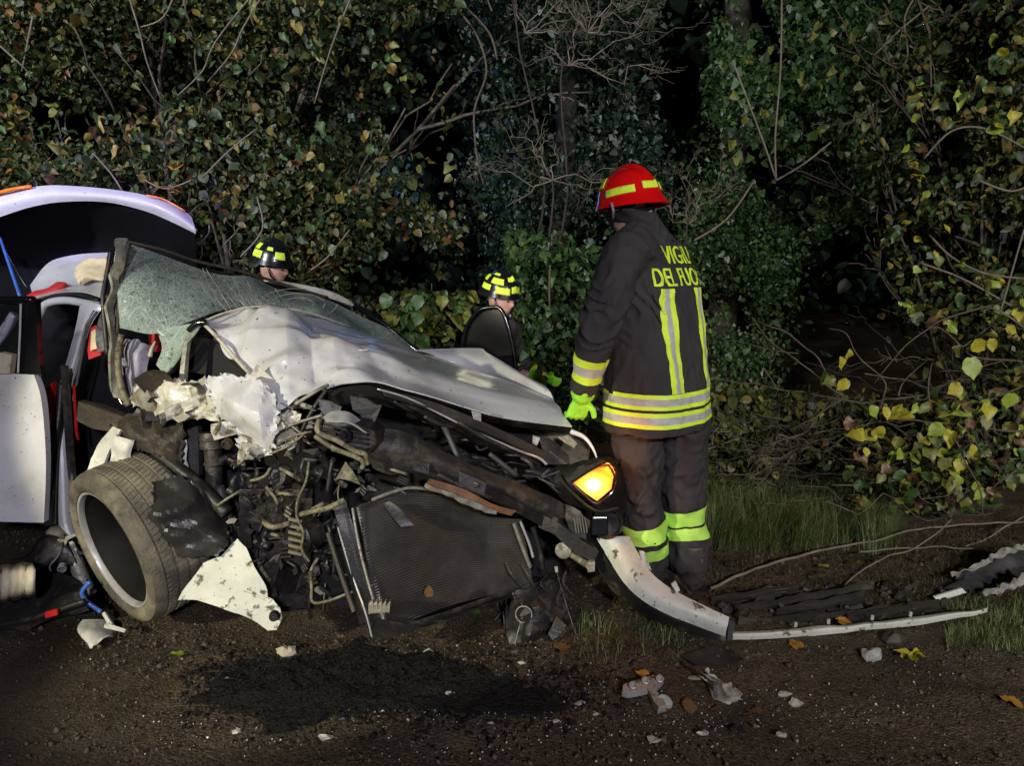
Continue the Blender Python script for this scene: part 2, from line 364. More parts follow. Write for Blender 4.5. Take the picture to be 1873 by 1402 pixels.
clear_glass('side_glass', (.02, .03, .03), .35); clear_glass('dark_glass', (.012, .012, .012), .8, .15); clear_glass('lens_clear', (.5, .5, .5), .18)
def emis(name, col, s):
    m = bpy.data.materials.new(name); m.use_nodes = True; t = m.node_tree; b = t.nodes['Principled BSDF']
    b.inputs['Base Color'].default_value = tuple(col) + (1,); b.inputs['Emission Color'].default_value = tuple(col) + (1,); b.inputs['Emission Strength'].default_value = s
    MT[name] = m
emis('indicator_lit', (1, .30, .02), 3.2); emis('indicator_core', (1, .62, .18), 6)
_m = MT['indicator_lit']; _t = _m.node_tree; _b = _t.nodes['Principled BSDF']; _tc = _t.nodes.new('ShaderNodeTexCoord'); _mp = _t.nodes.new('ShaderNodeMapping'); _mp.vector_type = 'POINT'
_mp.inputs['Location'].default_value = (0, 0, -.062 * 14); _mp.inputs['Scale'].default_value = (12, 2, 14)
_g = _t.nodes.new('ShaderNodeVectorMath'); _g.operation = 'LENGTH'; _t.links.new(_tc.outputs['Object'], _mp.inputs[0]); _t.links.new(_mp.outputs[0], _g.inputs[0])
_r = _t.nodes.new('ShaderNodeValToRGB'); _e = _r.color_ramp.elements; _e[0].position = .0; _e[0].color = (1, .80, .38, 1); _e[1].position = 1; _e[1].color = (.75, .12, .005, 1); _q = _e.new(.45); _q.color = (1, .40, .04, 1)
_t.links.new(_g.outputs['Value'], _r.inputs[0]); _t.links.new(_r.outputs[0], _b.inputs['Emission Color'])
_s = _t.nodes.new('ShaderNodeMapRange'); _s.inputs[1].default_value = 0; _s.inputs[2].default_value = .95; _s.inputs[3].default_value = 7; _s.inputs[4].default_value = .9; _t.links.new(_g.outputs['Value'], _s.inputs[0]); _t.links.new(_s.outputs[0], _b.inputs['Emission Strength'])

# ------------------------------------------------------------------ ground and road
def edge_y(x): return 2.12 + .05 * math.sin(x * 3.1) + .04 * math.sin(x * 8.7 + 1) + (0.0 if x > -.9 else min((-.9 - x), 1.4) ** 1.5 * 1.5)
def ground_z(x, y):
    s = min(max((y - 5.6) / 6, 0), 1); z = s * s * (3 - 2 * s) * .45
    a = min(max((y - edge_y(x)) / .25, 0), 1)
    n = noise.noise(Vector((x * .9, y * .9, 0))) * .04 + noise.noise(Vector((x * 4, y * 4, 3))) * .022 + noise.noise(Vector((x * 14, y * 14, 7))) * .012 + noise.noise(Vector((x * 38, y * 38, 9))) * .006
    return z + n * a - .012 * (1 - a) + .004 * a
def axis(lo, hi, d, far):
    a = list(np.arange(lo, hi, d)); s = d; x = hi
    up = []
    while x < far: s *= 1.25; x += s; up.append(x)
    s = d; x = lo; dn = []
    while x > -far: s *= 1.25; x -= s; dn.append(x)
    return dn[::-1] + a + up
xs = axis(-3.0, 3.2, .024, 70); ys = axis(1.75, 5.2, .024, 70)
me = bpy.data.meshes.new('ground'); nx, ny = len(xs), len(ys)
me.from_pydata([(x, y, ground_z(x, y)) for y in ys for x in xs], [], [(j * nx + i, j * nx + i + 1, (j + 1) * nx + i + 1, (j + 1) * nx + i) for j in range(ny - 1) for i in range(nx - 1)])
me.materials.append(MT['soil']); me.polygons.foreach_set('use_smooth', [True] * len(me.polygons))
tag(link_mesh('ground', me, None, (0, 0, 0)), kind='structure')
rx = axis(-3.2, 3.4, .05, 60); mb = MB(); rows = []
for k, f in enumerate([0, .5, .8, .9, .96, 1.0]):
    rows.append([Vector((x, -12 + (edge_y(x) + .22 * noise.noise(Vector((x * 4, 3, 0))) + .04 * noise.noise(Vector((x * 19, 3, 0))) + 12) * f, .0 + (.004, .004, .004, .004, -.001, -.022)[k])) for x in rx])
mb.grid(rows); tag(mb.build('road', MT['asphalt'], None, True, base=(0, 0, 0)), kind='structure')
gB = [(x, y) for x in () for y in ()]
def on_ground(u, v, h=0): 
    p = G(u, v, h)
    for _ in range(2): p = G(u, v, max(ground_z(p.x, p.y), .004 if p.y < edge_y(p.x) else -1) + h)
    return p

# small loose bits -------------------------------------------------------------
def scatter_mesh(name, tv, tf, pts, rots, sizes, m, label, kind='stuff', cat=None, parent=None, zs=None):
    tv = np.array(tv, float); tf = np.array(tf, int); n = len(pts); k = len(tv)
    sz = np.asarray(sizes, float)
    if sz.ndim == 1: sz = np.repeat(sz[:, None], 3, 1)
    V = tv[None] * sz[:, None, :]
    V = np.einsum('nij,nkj->nki', rots, V) + np.asarray(pts)[:, None, :]
    base = V.reshape(-1, 3).mean(0); base[2] = V[..., 2].min()
    if parent is None and kind == 'stuff': pass
    V = V.reshape(-1, 3) - base
    Fc = (tf[None] + (np.arange(n) * k)[:, None, None]).reshape(-1, tf.shape[1])
    me = bpy.data.meshes.new(name); me.vertices.add(len(V)); me.vertices.foreach_set('co', V.ravel())
    nf, w = Fc.shape; me.loops.add(nf * w); me.loops.foreach_set('vertex_index', Fc.ravel().astype(np.int32))
    me.polygons.add(nf); me.polygons.foreach_set('loop_start', np.arange(0, nf * w, w, dtype=np.int32)); me.update(calc_edges=True); me.validate()
    me.materials.append(m); o = link_mesh(name, me, parent, Vector(base)); tag(o, label, cat, None, kind); return o
def rot_random(n, rs=RS):
    q = rs.randn(n, 4); q /= np.linalg.norm(q, axis=1)[:, None]; w, x, y, z = q.T
    return np.stack([1 - 2 * (y * y + z * z), 2 * (x * y - z * w), 2 * (x * z + y * w), 2 * (x * y + z * w), 1 - 2 * (x * x + z * z), 2 * (y * z - x * w), 2 * (x * z - y * w), 2 * (y * z + x * w), 1 - 2 * (x * x + y * y)], 1).reshape(n, 3, 3)
def rot_from(nrm, spin):
    z = nrm / np.linalg.norm(nrm, axis=1)[:, None]
    a = np.tile(np.array([[0, 0, 1.]]), (len(z), 1)); a[np.abs(z[:, 2]) > .95] = (1, 0, 0)
    x = np.cross(a, z); x /= np.linalg.norm(x, axis=1)[:, None]; y = np.cross(z, x)
    c, s = np.cos(spin)[:, None], np.sin(spin)[:, None]
    return np.stack([x * c + y * s, -x * s + y * c, z], 2)
OCT = ([(1, 0, 0), (-.9, .1, 0), (0, 1.1, .1), (.1, -.9, 0), (0, 0, .7), (0, .1, -.7), (.6, .6, .35), (-.6, -.5, .3)],
       [(0, 6, 4), (6, 2, 4), (2, 1, 4), (1, 7, 4), (7, 3, 4), (3, 0, 4), (2, 0, 5), (1, 2, 5), (3, 1, 5), (0, 3, 5), (0, 2, 6), (1, 3, 7)])
def soil_pts(n, dens=None, region=(0, 1873, 1090, 1402)):
    out = []
    while len(out) < n:
        u = random.uniform(region[0], region[1]); v = region[2] + (region[3] - region[2]) * random.random()
        p = G(u, v)
        if dens and random.random() > dens(u, v): continue
        z = max(ground_z(p.x, p.y), .004 if p.y < edge_y(p.x) else -1)
        out.append((p.x, p.y, z))
    return np.array(out)
pts = soil_pts(9000, lambda u, v: (.25 + .75 * (v < 1230)) * (1 if u > 150 or v > 1290 else .3), (-100, 1950, 960, 1400))
scatter_mesh('gravel', *OCT, pts, rot_random(len(pts)), RS.lognormal(math.log(.0042), .5, len(pts)).clip(.002, .016), MT['stone'], 'small brown stones and soil crumbs strewn over the muddy ground', cat='gravel')
def gd(u, v):
    a = math.exp(-((u - 1180) / 420) ** 2 - ((v - 1310) / 60) ** 2) + .9 * math.exp(-((u - 850) / 200) ** 2 - ((v - 1250) / 60) ** 2) + .35 * math.exp(-((u - 420) / 180) ** 2 - ((v - 1340) / 40) ** 2) + .02
    return min(a, 1)
pts = soil_pts(1000, gd, (150, 1800, 1120, 1400))
o = scatter_mesh('glass_fragments', *OCT, pts + np.array([0, 0, .003]), rot_random(len(pts)), RS.lognormal(math.log(.0028), .4, len(pts)).clip(.0015, .007), MT['crumbs'], 'glittering crumbs of broken glass scattered on the dark ground', cat='broken glass')
# black oil-soaked grit
def patch(pts_px, name, m, h, label, cat, kind, n=46):
    C = [G(u, v) for u, v in pts_px]; c = sum(C, Vector()) / len(C); ring = spline(C + [C[0]], 16)
    mbp = MB(); rows = []
    for i in range(n):
        f = 1 - i / (n - 1); row = []
        for k, p in enumerate(ring):
            w = 1 + .22 * noise.noise(Vector((p.x * 9, p.y * 9, 0))) + .16 * noise.noise(Vector((p.x * 30, p.y * 30, 0)))
            q = c + (p - c) * w * f + Vector((random.uniform(-.012, .012), random.uniform(-.008, .008), 0)); gz = max(ground_z(q.x, q.y), .004 if q.y < edge_y(q.x) else -1)
            hh = min(1, i / 3) * h * (.3 + .5 * abs(noise.noise(Vector((q.x * 11, q.y * 11, 5)))) + .9 * abs(noise.noise(Vector((q.x * 60, q.y * 60, 5)))) + .8 * random.random())
            row.append(Vector((q.x, q.y, gz + hh - (.01 if i == 0 else 0))))
        rows.append(row)
    mbp.grid(rows); return tag(mbp.build(name, m, None, False), label, cat, None, kind)
patch([(372, 1262), (420, 1235), (520, 1215), (640, 1190), (780, 1200), (900, 1235), (1010, 1265), (1000, 1300), (880, 1310), (780, 1300), (640, 1300), (560, 1330), (500, 1345), (450, 1310), (375, 1290)], 'oil_absorbent', MT['oil_grit'], .012, 'black oil soaked grit spread on the road edge before the radiator', 'spilled oil', 'stuff', 110)
pts = soil_pts(9000, lambda u, v: min(1, math.exp(-((u - 680) / 290) ** 2 - ((v - 1258) / 48) ** 2) * 1.3), (330, 1200, 1170, 1370))
scatter_mesh('dark_clods', *OCT, pts, rot_random(len(pts)), RS.lognormal(math.log(.0048), .55, len(pts)).clip(.002, .017), MT['oil_grit'], 'loose black lumps of oil soaked dirt around the spill', cat='dirt')

# ------------------------------------------------------------------ leaves
LEAF = ([(0, 0, 0), (.27, -.03, .04), (.47, .22, .10), (.45, .55, .07), (.24, .85, .0), (.02, 1.06, -.10), (-.26, .84, .05), (-.46, .53, .03), (-.46, .2, .07), (-.25, -.02, .03), (0, .45, -.05)],
        [(i, (i + 1) % 10, 10) for i in range(10)])
_o = []
for _k in range(20):
    _t = 2 * math.pi * _k / 20; _x = .5 * math.sin(_t); _y = .5 - .5 * math.cos(_t); _w = (1.12 - .25 * _y) * (1 + (.05 if _k % 2 else -.04))
    _y2 = _y + (.20 if abs(_k - 10) < 1 else .03 if abs(_k - 10) < 2 else 0) - (.07 if _k in (1, 2, 18, 19) else 0)
    _o.append((_x * _w, _y2, .10 * abs(math.sin(_t)) + .04 * math.sin(3 * _t) - .12 * _y * _y))
LEAFR = (_o + [(0, .3, -.03), (0, .65, -.06)], [(i, (i + 1) % 20, 20 if (i < 6 or i >= 14) else 21) for i in range(20)] + [(20, 6, 21), (14, 20, 21)])
IVY = ([(0, 0, 0), (.45, -.05, .04), (.42, .35, .05), (.12, .95, -.04), (-.12, .95, -.04), (-.42, .35, .05), (-.45, -.05, .04), (0, .35, 0)],
       [(0, 1, 7), (1, 2, 7), (2, 3, 7), (3, 4, 7), (4, 5, 7), (5, 6, 7), (6, 0, 7)])
def nz(p, s, seed=0):
    x, y, z = p[:, 0] * s + seed, p[:, 1] * s + seed * 1.7, p[:, 2] * s - seed
    return (np.sin(x * 1.7 + 1.3 * np.sin(y * 1.1 + z)) + np.sin(z * 2.1 + 1.1 * np.sin(x * 1.3 - y)) + np.sin(y * 1.9 + 1.2 * np.sin(z * 1.5 + x * .7)) + .6 * np.sin(x * 4.3 + z * 3.1 + 2 * np.sin(y * 3))) / 3.6
def inpoly(u, v, poly):
    c = np.zeros(len(u), bool); n = len(poly)
    for i in range(n):
        (x1, y1), (x2, y2) = poly[i], poly[(i + 1) % n]
        if y1 == y2: continue
        c ^= ((v < y1) != (v < y2)) & (u < (x2 - x1) * (v - y1) / (y2 - y1) + x1)
    return c
def foliage_pts(n, poly, Y0, Y1, cl=2.2, thr=-.15, seed=0, gaps=(), front=.0, edge=40):
    pl = np.array(poly, float); lo, hi = pl.min(0), pl.max(0); out = []
    tot = 0
    while tot < n:
        m = n * 3; u = RS.uniform(lo[0], hi[0], m); v = RS.uniform(lo[1], hi[1], m)
        k = inpoly(u + RS.randn(m) * edge * .6, v + RS.randn(m) * edge * .6, poly)
        for g in gaps: k &= ~inpoly(u + RS.randn(m) * 14, v + RS.randn(m) * 14, g)
        u, v = u[k], v[k]; Y = Y0 + (Y1 - Y0) * RS.uniform(0, 1, len(u)) ** (1 + front)
        y = F * CP + (701 - v) * SP; z = -F * SP + (701 - v) * CP; s = Y / y
        p = np.stack([(u - 936.5) * s, Y, EYE + z * s], 1)
        # the front of the mass is uneven: clumps stand out, hollows stay open
        f = nz(p, cl, seed); keep = (f > thr) & (p[:, 2] > .02)
        out.append(p[keep]); tot += keep.sum()
    return np.concatenate(out)[:n]
def leaves(name, parent, p, size, m, tpl=LEAF, label=None, up=.5, spread=.95, kind='stuff', cat=None, jit=.45):
    n = len(p); nr = np.array([[0, -.75, up]]) + RS.randn(n, 3) * spread
    R = rot_from(nr, RS.uniform(-1.2, 1.2, n) + math.pi)
    sz = size * np.exp(RS.randn(n) * .33).clip(.45, 1.9)
    return scatter_mesh(name, tpl[0], tpl[1], p, R, np.stack([sz * RS.uniform(.5, 1.05, n), sz, sz * RS.uniform(-.8, 2.4, n)], 1), m, label, kind, cat, parent)
def leaf_meshes(m, tpl=LEAF):
    out = []
    for k in range(4):
        me = bpy.data.meshes.new('leaf'); vs = [(x * (1 + .1 * k - .15), y, z * (1 + k * .6) + .05 * math.sin(3 * x + k)) for x, y, z in tpl[0]]
        me.from_pydata(vs, [], tpl[1]); me.materials.append(m); me.polygons.foreach_set('use_smooth', [True] * len(me.polygons)); out.append(me)
    return out
def single_leaves(parent, p, size, mats, up=.3, spread=.75, tpl=LEAFR):
    n = len(p); nr = np.array([[0, -.85, up]]) + RS.randn(n, 3) * spread; R = rot_from(nr, RS.uniform(-1, 1, n) + math.pi)
    ms = [leaf_meshes(MT[q] if isinstance(q, str) else q, tpl) for q in mats]
    for i in range(n):
        me = random.choice(random.choice(ms)); o = bpy.data.objects.new('leaf', me); COL.objects.link(o); o.parent = parent
        M = Matrix([list(r) for r in R[i]]); s = size * random.uniform(.7, 1.3)
        o.matrix_local = Matrix.Translation(Vector(p[i]) - wloc(parent)) @ M.to_4x4() @ Matrix.Diagonal((s * random.uniform(.8, 1.15), s * random.uniform(.85, 1.1), s * random.uniform(.5, 2.6), 1))
def solidmat(name, c): return mat(name, c, tuple(q * .6 for q in c), 3, .5, dirt=tuple(q * .4 for q in c), dscale=2.5, dthr=.58)
solidmat('leafcol_yellow', (.42, .38, .03)); solidmat('leafcol_ochre', (.26, .20, .04)); solidmat('leafcol_olive', (.16, .17, .03)); solidmat('leafcol_green', (.05, .10, .022)); solidmat('leafcol_brown', (.16, .085, .035)); solidmat('leafcol_orange', (.42, .2, .03)); solidmat('leafcol_lime', (.28, .36, .04)); solidmat('leafcol_teal', (.03, .065, .03))

def wig(a, b, n, amp, seed):
    a, b = Vector(a), Vector(b); d = (b - a).length; out = []
    for i in range(n + 1):
        t = i / n; q = a.lerp(b, t); e = math.sin(math.pi * min(t * 1.2, 1)) * .5 + .5 * t
        out.append(q + Vector([noise.noise(Vector((t * 3 + seed * 3.7, k * 9, seed))) for k in range(3)]) * amp * d * e)
    return out
def limb(mb, a, b, r0, r1, seed, sub=0, amp=.12, n=8, sides=5, spread=.6):
    pts = wig(a, b, n, amp, seed); mb.tube(pts, [r0 + (r1 - r0) * i / n for i in range(n + 1)], sides)
    if sub > 0:
        rng = random.Random(seed * 31 + sub); d = Vector(b) - Vector(a)
        for k in range(rng.randint(3, 5)):
            i = rng.randint(2, n); s = pts[i]; dd = d.normalized() + Vector((rng.uniform(-1, 1), rng.uniform(-1, 1), rng.uniform(-.8, 1))) * spread * 1.3
            L = d.length * rng.uniform(.25, .5); limb(mb, s, s + dd.normalized() * L, r0 * .5, r1 * .7, seed * 13 + k + sub * 101, sub - 1, amp * 1.3, 5, 4, spread)
    return pts
EXTRA = ''
# ---- hazel thicket, upper left
hz = thing('hazel_tree', (-2.9, 6.6, ground_z(-2.9, 6.6)), 'large hazel thicket with green and yellowing leaves behind the raised tailgate', 'tree')
poly = [(-260, -220), (820, -220), (850, 60), (720, 130), (830, 230), (700, 330), (850, 420), (760, 560), (640, 590), (430, 560), (300, 470), (-260, 480)]
gaps = [[(690, 190), (790, 200), (850, 260), (800, 300), (710, 290)], [(700, 40), (860, 20), (850, 110), (760, 120)]]
p = foliage_pts(46000, poly, 5.1, 7.4, 2.4, .06, 1, gaps)
leaves('foliage', hz, p, .044, MT['leaf_hazel'])
p = foliage_pts(270, [(20, -10), (700, -10), (800, 250), (830, 420), (600, 540), (400, 330), (0, 330)], 5.0, 5.25, 2.3, -.1, 1, gaps)
single_leaves(hz, p, .053, ['leafcol_olive', 'leafcol_green', 'leafcol_olive', 'leafcol_ochre', 'leafcol_brown', 'leafcol_green', 'leafcol_teal', 'leafcol_green', 'leafcol_olive', 'leafcol_ochre'])
base = Vector((-2.9, 6.6, ground_z(-2.9, 6.6)))
for k, (u, v, Y) in enumerate([(270, -60, 5.6), (480, -120, 5.5), (120, -100, 6), (640, -100, 6), (-100, -50, 6.3), (820, 150, 5.9)]):
    mb = MB(); limb(mb, base + Vector((random.uniform(-.3, .3), random.uniform(-.2, .2), 0)), P(u, v, Y), .035, .012, k + 3, 2, .07, 9, 6, .5); mb.build('trunk', MT['bark_grey'], hz, True)
for k, q in enumerate([[(238, 0, 5.02), (256, 60, 5), (268, 110, 5), (293, 178, 5.05)], [(330, -40, 5), (300, 30, 5), (256, 50, 5.02)], [(470, -20, 4.98), (395, 75, 4.98), (370, 130, 5), (325, 175, 5.05)], [(500, -40, 5), (445, 50, 5.0), (425, 95, 5), (380, 150, 5.08)], [(60, 30, 5.1), (50, 80, 5.1), (40, 130, 5.12)], [(640, 0, 5), (605, 90, 5), (575, 190, 5.05)],
                       [(230, 360, 5.0), (205, 320, 5), (170, 280, 5.1)], [(370, 325, 4.95), (420, 275, 4.95), (470, 235, 5)], [(350, 330, 5), (300, 345, 5), (250, 320, 5.1)], [(560, 500, 5), (600, 470, 5), (640, 420, 5.1)], [(440, 470, 5), (480, 420, 5), (470, 360, 5.1)], [(-10, 75, 5), (35, 115, 5), (70, 150, 5.1)]]):
    mb = MB(); pp = spline([P(*a) for a in q], 5); mb.tube(pp, [.0065 - .002 * i / len(pp) for i in range(len(pp))], 5); mb.build('branch', MT['twig_pale'], hz, True)
# bare twiggy underside of the hedge above and behind the car
for k in range(46):
    u = random.uniform(-40, 620); v = random.uniform(300, 520); Y = random.uniform(5.2, 6.0); a = P(u, v, Y); mb = MB()
    limb(mb, a, a + Vector((random.uniform(-.4, .4), random.uniform(-.1, .1), random.uniform(-.35, .5))), .006, .002, 60 + k, 1, .2, 6, 4, .8); mb.build('twig', MT['twig_pale'], hz, True)
# ---- ivy-clad tree, centre
iv = thing('ivy_clad_tree', (.35, 6.9, ground_z(.35, 6.9)), 'tall tree trunk wrapped in dark ivy behind the red helmet', 'tree')
poly = [(830, -150), (1230, -150), (1200, 60), (1185, 200), (1230, 330), (1240, 500), (1180, 620), (1100, 800), (960, 790), (880, 560), (860, 420), (850, 250), (870, 120)]
gaps2 = [[(700, 180), (870, 200), (860, 280), (760, 300)], [(780, 420), (880, 430), (880, 560), (790, 600)], [(1195, -200), (1300, -200), (1300, 280), (1215, 260)]]
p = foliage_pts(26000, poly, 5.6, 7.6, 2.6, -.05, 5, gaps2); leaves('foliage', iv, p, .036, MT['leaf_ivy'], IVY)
p = foliage_pts(240, [(960, 560), (1090, 560), (1085, 740), (980, 700)], 4.9, 5.5, 3, -.4, 6); single_leaves(iv, p, .055, ['leafcol_teal', 'leafcol_green', 'leafcol_teal'], tpl=IVY)
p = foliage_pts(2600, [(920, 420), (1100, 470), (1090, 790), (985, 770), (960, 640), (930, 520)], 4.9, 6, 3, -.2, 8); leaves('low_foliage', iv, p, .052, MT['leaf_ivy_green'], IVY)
mb = MB(); limb(mb, (.35, 6.9, .1), (.55, 6.9, 6.5), .11, .07, 2, 0, .03, 10, 10); mb.build('trunk', MT['bark_dark'], iv, True)
for k, q in enumerate([[(1010, 430, 5.2), (1005, 520, 5.1), (1008, 600, 5.1), (1025, 700, 5.1)], [(870, 270, 5.4), (868, 200, 5.4), (890, 130, 5.5), (870, 60, 5.5), (830, 10, 5.5)], [(870, 270, 5.4), (875, 300, 5.4), (885, 340, 5.5)], [(850, 10, 5.4), (895, 60, 5.4), (910, 110, 5.4)], [(900, 20, 5.4), (880, -30, 5.5), (860, -80, 5.5)]]):
    mb = MB(); pp = spline([P(*a) for a in q], 5); mb.tube(pp, .008, 5); mb.build('branch', MT['twig_dark'], iv, True)
# ---- bare shrub with grey twigs
bs = thing('bare_shrub', (.25, 5.7, ground_z(.25, 5.7)), 'leafless grey twiggy shrub in front of the ivy, left of the red helmet', 'shrub')
for k, (a, sp) in enumerate([((1010, 330, 5.3), 1), ((1040, 120, 5.4), 1), ((960, 60, 5.4), .9), ((1260, 410, 5.3), 1), ((1020, 20, 5.4), 1), ((1075, 60, 5.4), 1)]):
    c = P(*a); c0 = c - Vector((0, 0, .45)) if k not in (3,) else P(1240, 470, 5.3)
    for j in range(8):
        th = random.uniform(-1.5, 1.5); mb = MB()
        d = Vector((math.sin(th) * .55, random.uniform(-.15, .25), math.cos(th) * .45 - .05)); limb(mb, c, c + Vector((random.uniform(-.25, .25), 0, random.uniform(-.2, .25))) + d * random.uniform(.4, 1.2), .0055, .0018, 200 + k * 20 + j, 2, .42, 7, 4, 1.1)
        mb.build('branch', MT['twig_pale' if j % 3 else 'twig_dark'], bs, True)
    if k > 3: continue
    mb = MB(); limb(mb, (c.x * .5 + .12 + .1 * k, 5.9, .1), c, .013, .006, 300 + k, 0, .22, 14, 5); mb.build('stem', MT['bark_dark'], bs, True)
# ---- ivy tree, upper right
ir = thing('ivy_covered_tree', (2.4, 6.6, ground_z(2.4, 6.6)), 'broad tree covered in green ivy right of the firefighter', 'tree')
poly = [(1310, -200), (1760, -200), (1700, 60), (1690, 200), (1640, 330), (1540, 420), (1440, 480), (1430, 600), (1400, 700), (1330, 770), (1260, 790), (1240, 560), (1250, 400), (1290, 330), (1290, 150), (1320, 60)]
gaps3 = [[(1160, -200), (1305, -200), (1300, 120), (1275, 260), (1230, 240)], [(1470, 420), (1640, 400), (1620, 560), (1480, 600)]]
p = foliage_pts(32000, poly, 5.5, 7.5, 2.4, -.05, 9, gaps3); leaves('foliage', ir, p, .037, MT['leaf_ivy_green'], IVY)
p = foliage_pts(260, [(1320, 20), (1650, 0), (1600, 300), (1330, 330)], 5.3, 5.6, 2.6, -.3, 9); single_leaves(ir, p, .06, ['leafcol_green', 'leafcol_teal', 'leafcol_green', 'leafcol_olive'], tpl=IVY)
mb = MB(); limb(mb, (2.0, 7.1, .1), (2.1, 7.2, 6.5), .15, .1, 12, 0, .04, 10, 10); mb.build('trunk', MT['bark_dark'], ir, True)
for k, q in enumerate([[(1430, -40, 5.2), (1428, 120, 5.2), (1418, 250, 5.2), (1420, 330, 5.2)], [(1340, 110, 5.25), (1370, 190, 5.2), (1400, 270, 5.2), (1420, 330, 5.2)], [(1420, 330, 5.2), (1470, 300, 5.3), (1520, 260, 5.3)], [(1270, 440, 5.2), (1330, 400, 5.2), (1380, 330, 5.3)], [(1600, 100, 5.3), (1640, 60, 5.3), (1700, 10, 5.3)], [(1640, 150, 5.3), (1660, 100, 5.3), (1655, 30, 5.3), (1690, -30, 5.3)]]):
    mb = MB(); pp = spline([P(*a) for a in q], 5); mb.tube(pp, .007, 5); mb.build('branch', MT['twig_pale'], ir, True)
for j in range(14):
    a = P(random.uniform(1600, 1760), random.uniform(-20, 200), 5.3); mb = MB(); limb(mb, a, a + Vector((random.uniform(-.4, .4), 0, random.uniform(-.4, .4))), .008, .003, 400 + j, 1, .3, 6, 4); mb.build('branch', MT['twig_dark'], ir, True)
# ---- yellowing shrub, right edge
ys_ = thing('yellowing_hazel', (3.3, 5.0, ground_z(3.3, 5.0)), 'hazel shrub with yellow autumn leaves at the right edge', 'shrub')
poly = [(1700, 60), (2100, -150), (2100, 900), (1850, 760), (1680, 640), (1640, 560), (1620, 420), (1690, 380), (1640, 300), (1560, 240), (1640, 180)]
gaps4 = [[(1640, 220), (1760, 230), (1820, 290), (1700, 320)], [(1640, 590), (1760, 600), (1740, 650), (1640, 640)]]
p = foliage_pts(9500, poly, 4.2, 5.8, 2.9, .0, 14, gaps4); leaves('foliage', ys_, p, .044, MT['leaf_yellow'])
p = foliage_pts(170, [(1640, 120), (1873, 60), (1873, 760), (1700, 640), (1640, 400)], 4.05, 4.4, 2.6, .05, 14, gaps4); single_leaves(ys_, p, .052, ['leafcol_yellow', 'leafcol_olive', 'leafcol_olive', 'leafcol_green', 'leafcol_ochre', 'leafcol_green', 'leafcol_lime', 'leafcol_green'])
b0 = Vector((3.3, 5.0, ground_z(3.3, 5)))
for k, (u, v, Y) in enumerate([(1700, 60, 4.8), (1873, -60, 4.6), (1600, 300, 4.8), (1800, 200, 4.4)]):
    mb = MB(); limb(mb, b0, P(u, v, Y), .02, .006, 500 + k, 2, .1, 9, 5, .6); mb.build('stem', MT['twig_dark'], ys_, True)
for k, q in enumerate([[(1873, 270, 4.1), (1800, 235, 4.1), (1740, 240, 4.15), (1690, 290, 4.2)], [(1873, 510, 4.0), (1800, 500, 4.0), (1740, 470, 4.1), (1700, 430, 4.2)], [(1873, 600, 4), (1830, 570, 4), (1790, 560, 4.1)], [(1790, 330, 4), (1850, 350, 4), (1900, 330, 4)], [(1680, 480, 4.2), (1760, 510, 4.1), (1850, 560, 4)], [(1873, 420, 4), (1850, 500, 4), (1830, 570, 4)]]):
    mb = MB(); pp = spline([P(*a) for a in q], 5); mb.tube(pp, .006, 5); mb.build('branch', MT['twig_pale'], ys_, True)
# ---- arching branches with big yellow leaves
ab = thing('leaning_sapling', (2.9, 4.4, ground_z(2.9, 4.4)), 'bent sapling with large bright yellow leaves on thin arching branches', 'shrub')
BRS = [[(1873, 745, 3.95), (1700, 725, 3.95), (1575, 735, 4.0), (1450, 715, 4.05), (1350, 700, 4.1), (1300, 690, 4.15)], [(1540, 725, 4.0), (1470, 670, 4.05), (1410, 620, 4.1), (1370, 580, 4.15)], [(1540, 725, 4.0), (1500, 660, 4.05), (1430, 605, 4.1), (1380, 585, 4.2)], [(1600, 770, 3.9), (1620, 700, 3.9), (1580, 660, 3.95), (1545, 610, 4.0), (1515, 600, 4.0)],
       [(1873, 790, 3.9), (1760, 775, 3.9), (1620, 770, 3.95), (1520, 800, 4.0), (1420, 800, 4.1)], [(1540, 730, 4.0), (1480, 770, 4.0), (1450, 790, 4.05)], [(1705, 755, 3.85), (1698, 720, 3.85), (1705, 665, 3.9)], [(1745, 800, 3.8), (1770, 850, 3.75), (1795, 900, 3.7), (1800, 945, 3.65)], [(1860, 870, 3.8), (1820, 850, 3.85), (1760, 780, 3.9)], [(1640, 725, 3.9), (1660, 690, 3.9), (1690, 660, 3.95)], [(1873, 660, 3.9), (1780, 650, 3.95), (1700, 600, 4.0), (1600, 700, 3.98)], [(1810, 560, 4), (1750, 575, 4), (1680, 610, 4.02), (1640, 650, 4.05)], [(1873, 850, 3.8), (1830, 880, 3.8), (1790, 930, 3.85)], [(1873, 700, 3.9), (1800, 740, 3.85), (1750, 800, 3.8)]]
for q in BRS:
    mb = MB(); pp = spline([P(*a) for a in q], 5); n = len(pp); mb.tube(pp, [.0058 - .0032 * i / n for i in range(n)], 5); mb.crumple(.022, 7, n, False); mb.build('branch', MT['twig_dark'], ab, True)
mb = MB(); mb.tube(wig((2.9, 4.4, -.05), P(1873, 745, 3.95), 6, .05, 3), [.016] * 6 + [.008], 6); mb.build('stem', MT['twig_dark'], ab, True)
Lp = [(1552, 640), (1590, 745), (1620, 745), (1650, 745), (1678, 742), (1725, 735), (1757, 705), (1775, 655), (1758, 713), (1720, 765), (1575, 780), (1600, 790), (1700, 800), (1720, 820), (1775, 815), (1517, 690), (1525, 690), (1550, 695), (1535, 655), (1505, 680), (1740, 790), (1760, 840), (1840, 685), (1860, 660), (1800, 740), (1770, 740), (1745, 850), (1725, 780), (1640, 800), (1610, 805), (1585, 820), (1735, 875), (1610, 780), (1815, 620), (1780, 625), (1740, 640), (1850, 720)]
rs0 = np.array([tuple(P(u, v, random.uniform(3.7, 3.95))) for u, v in Lp])
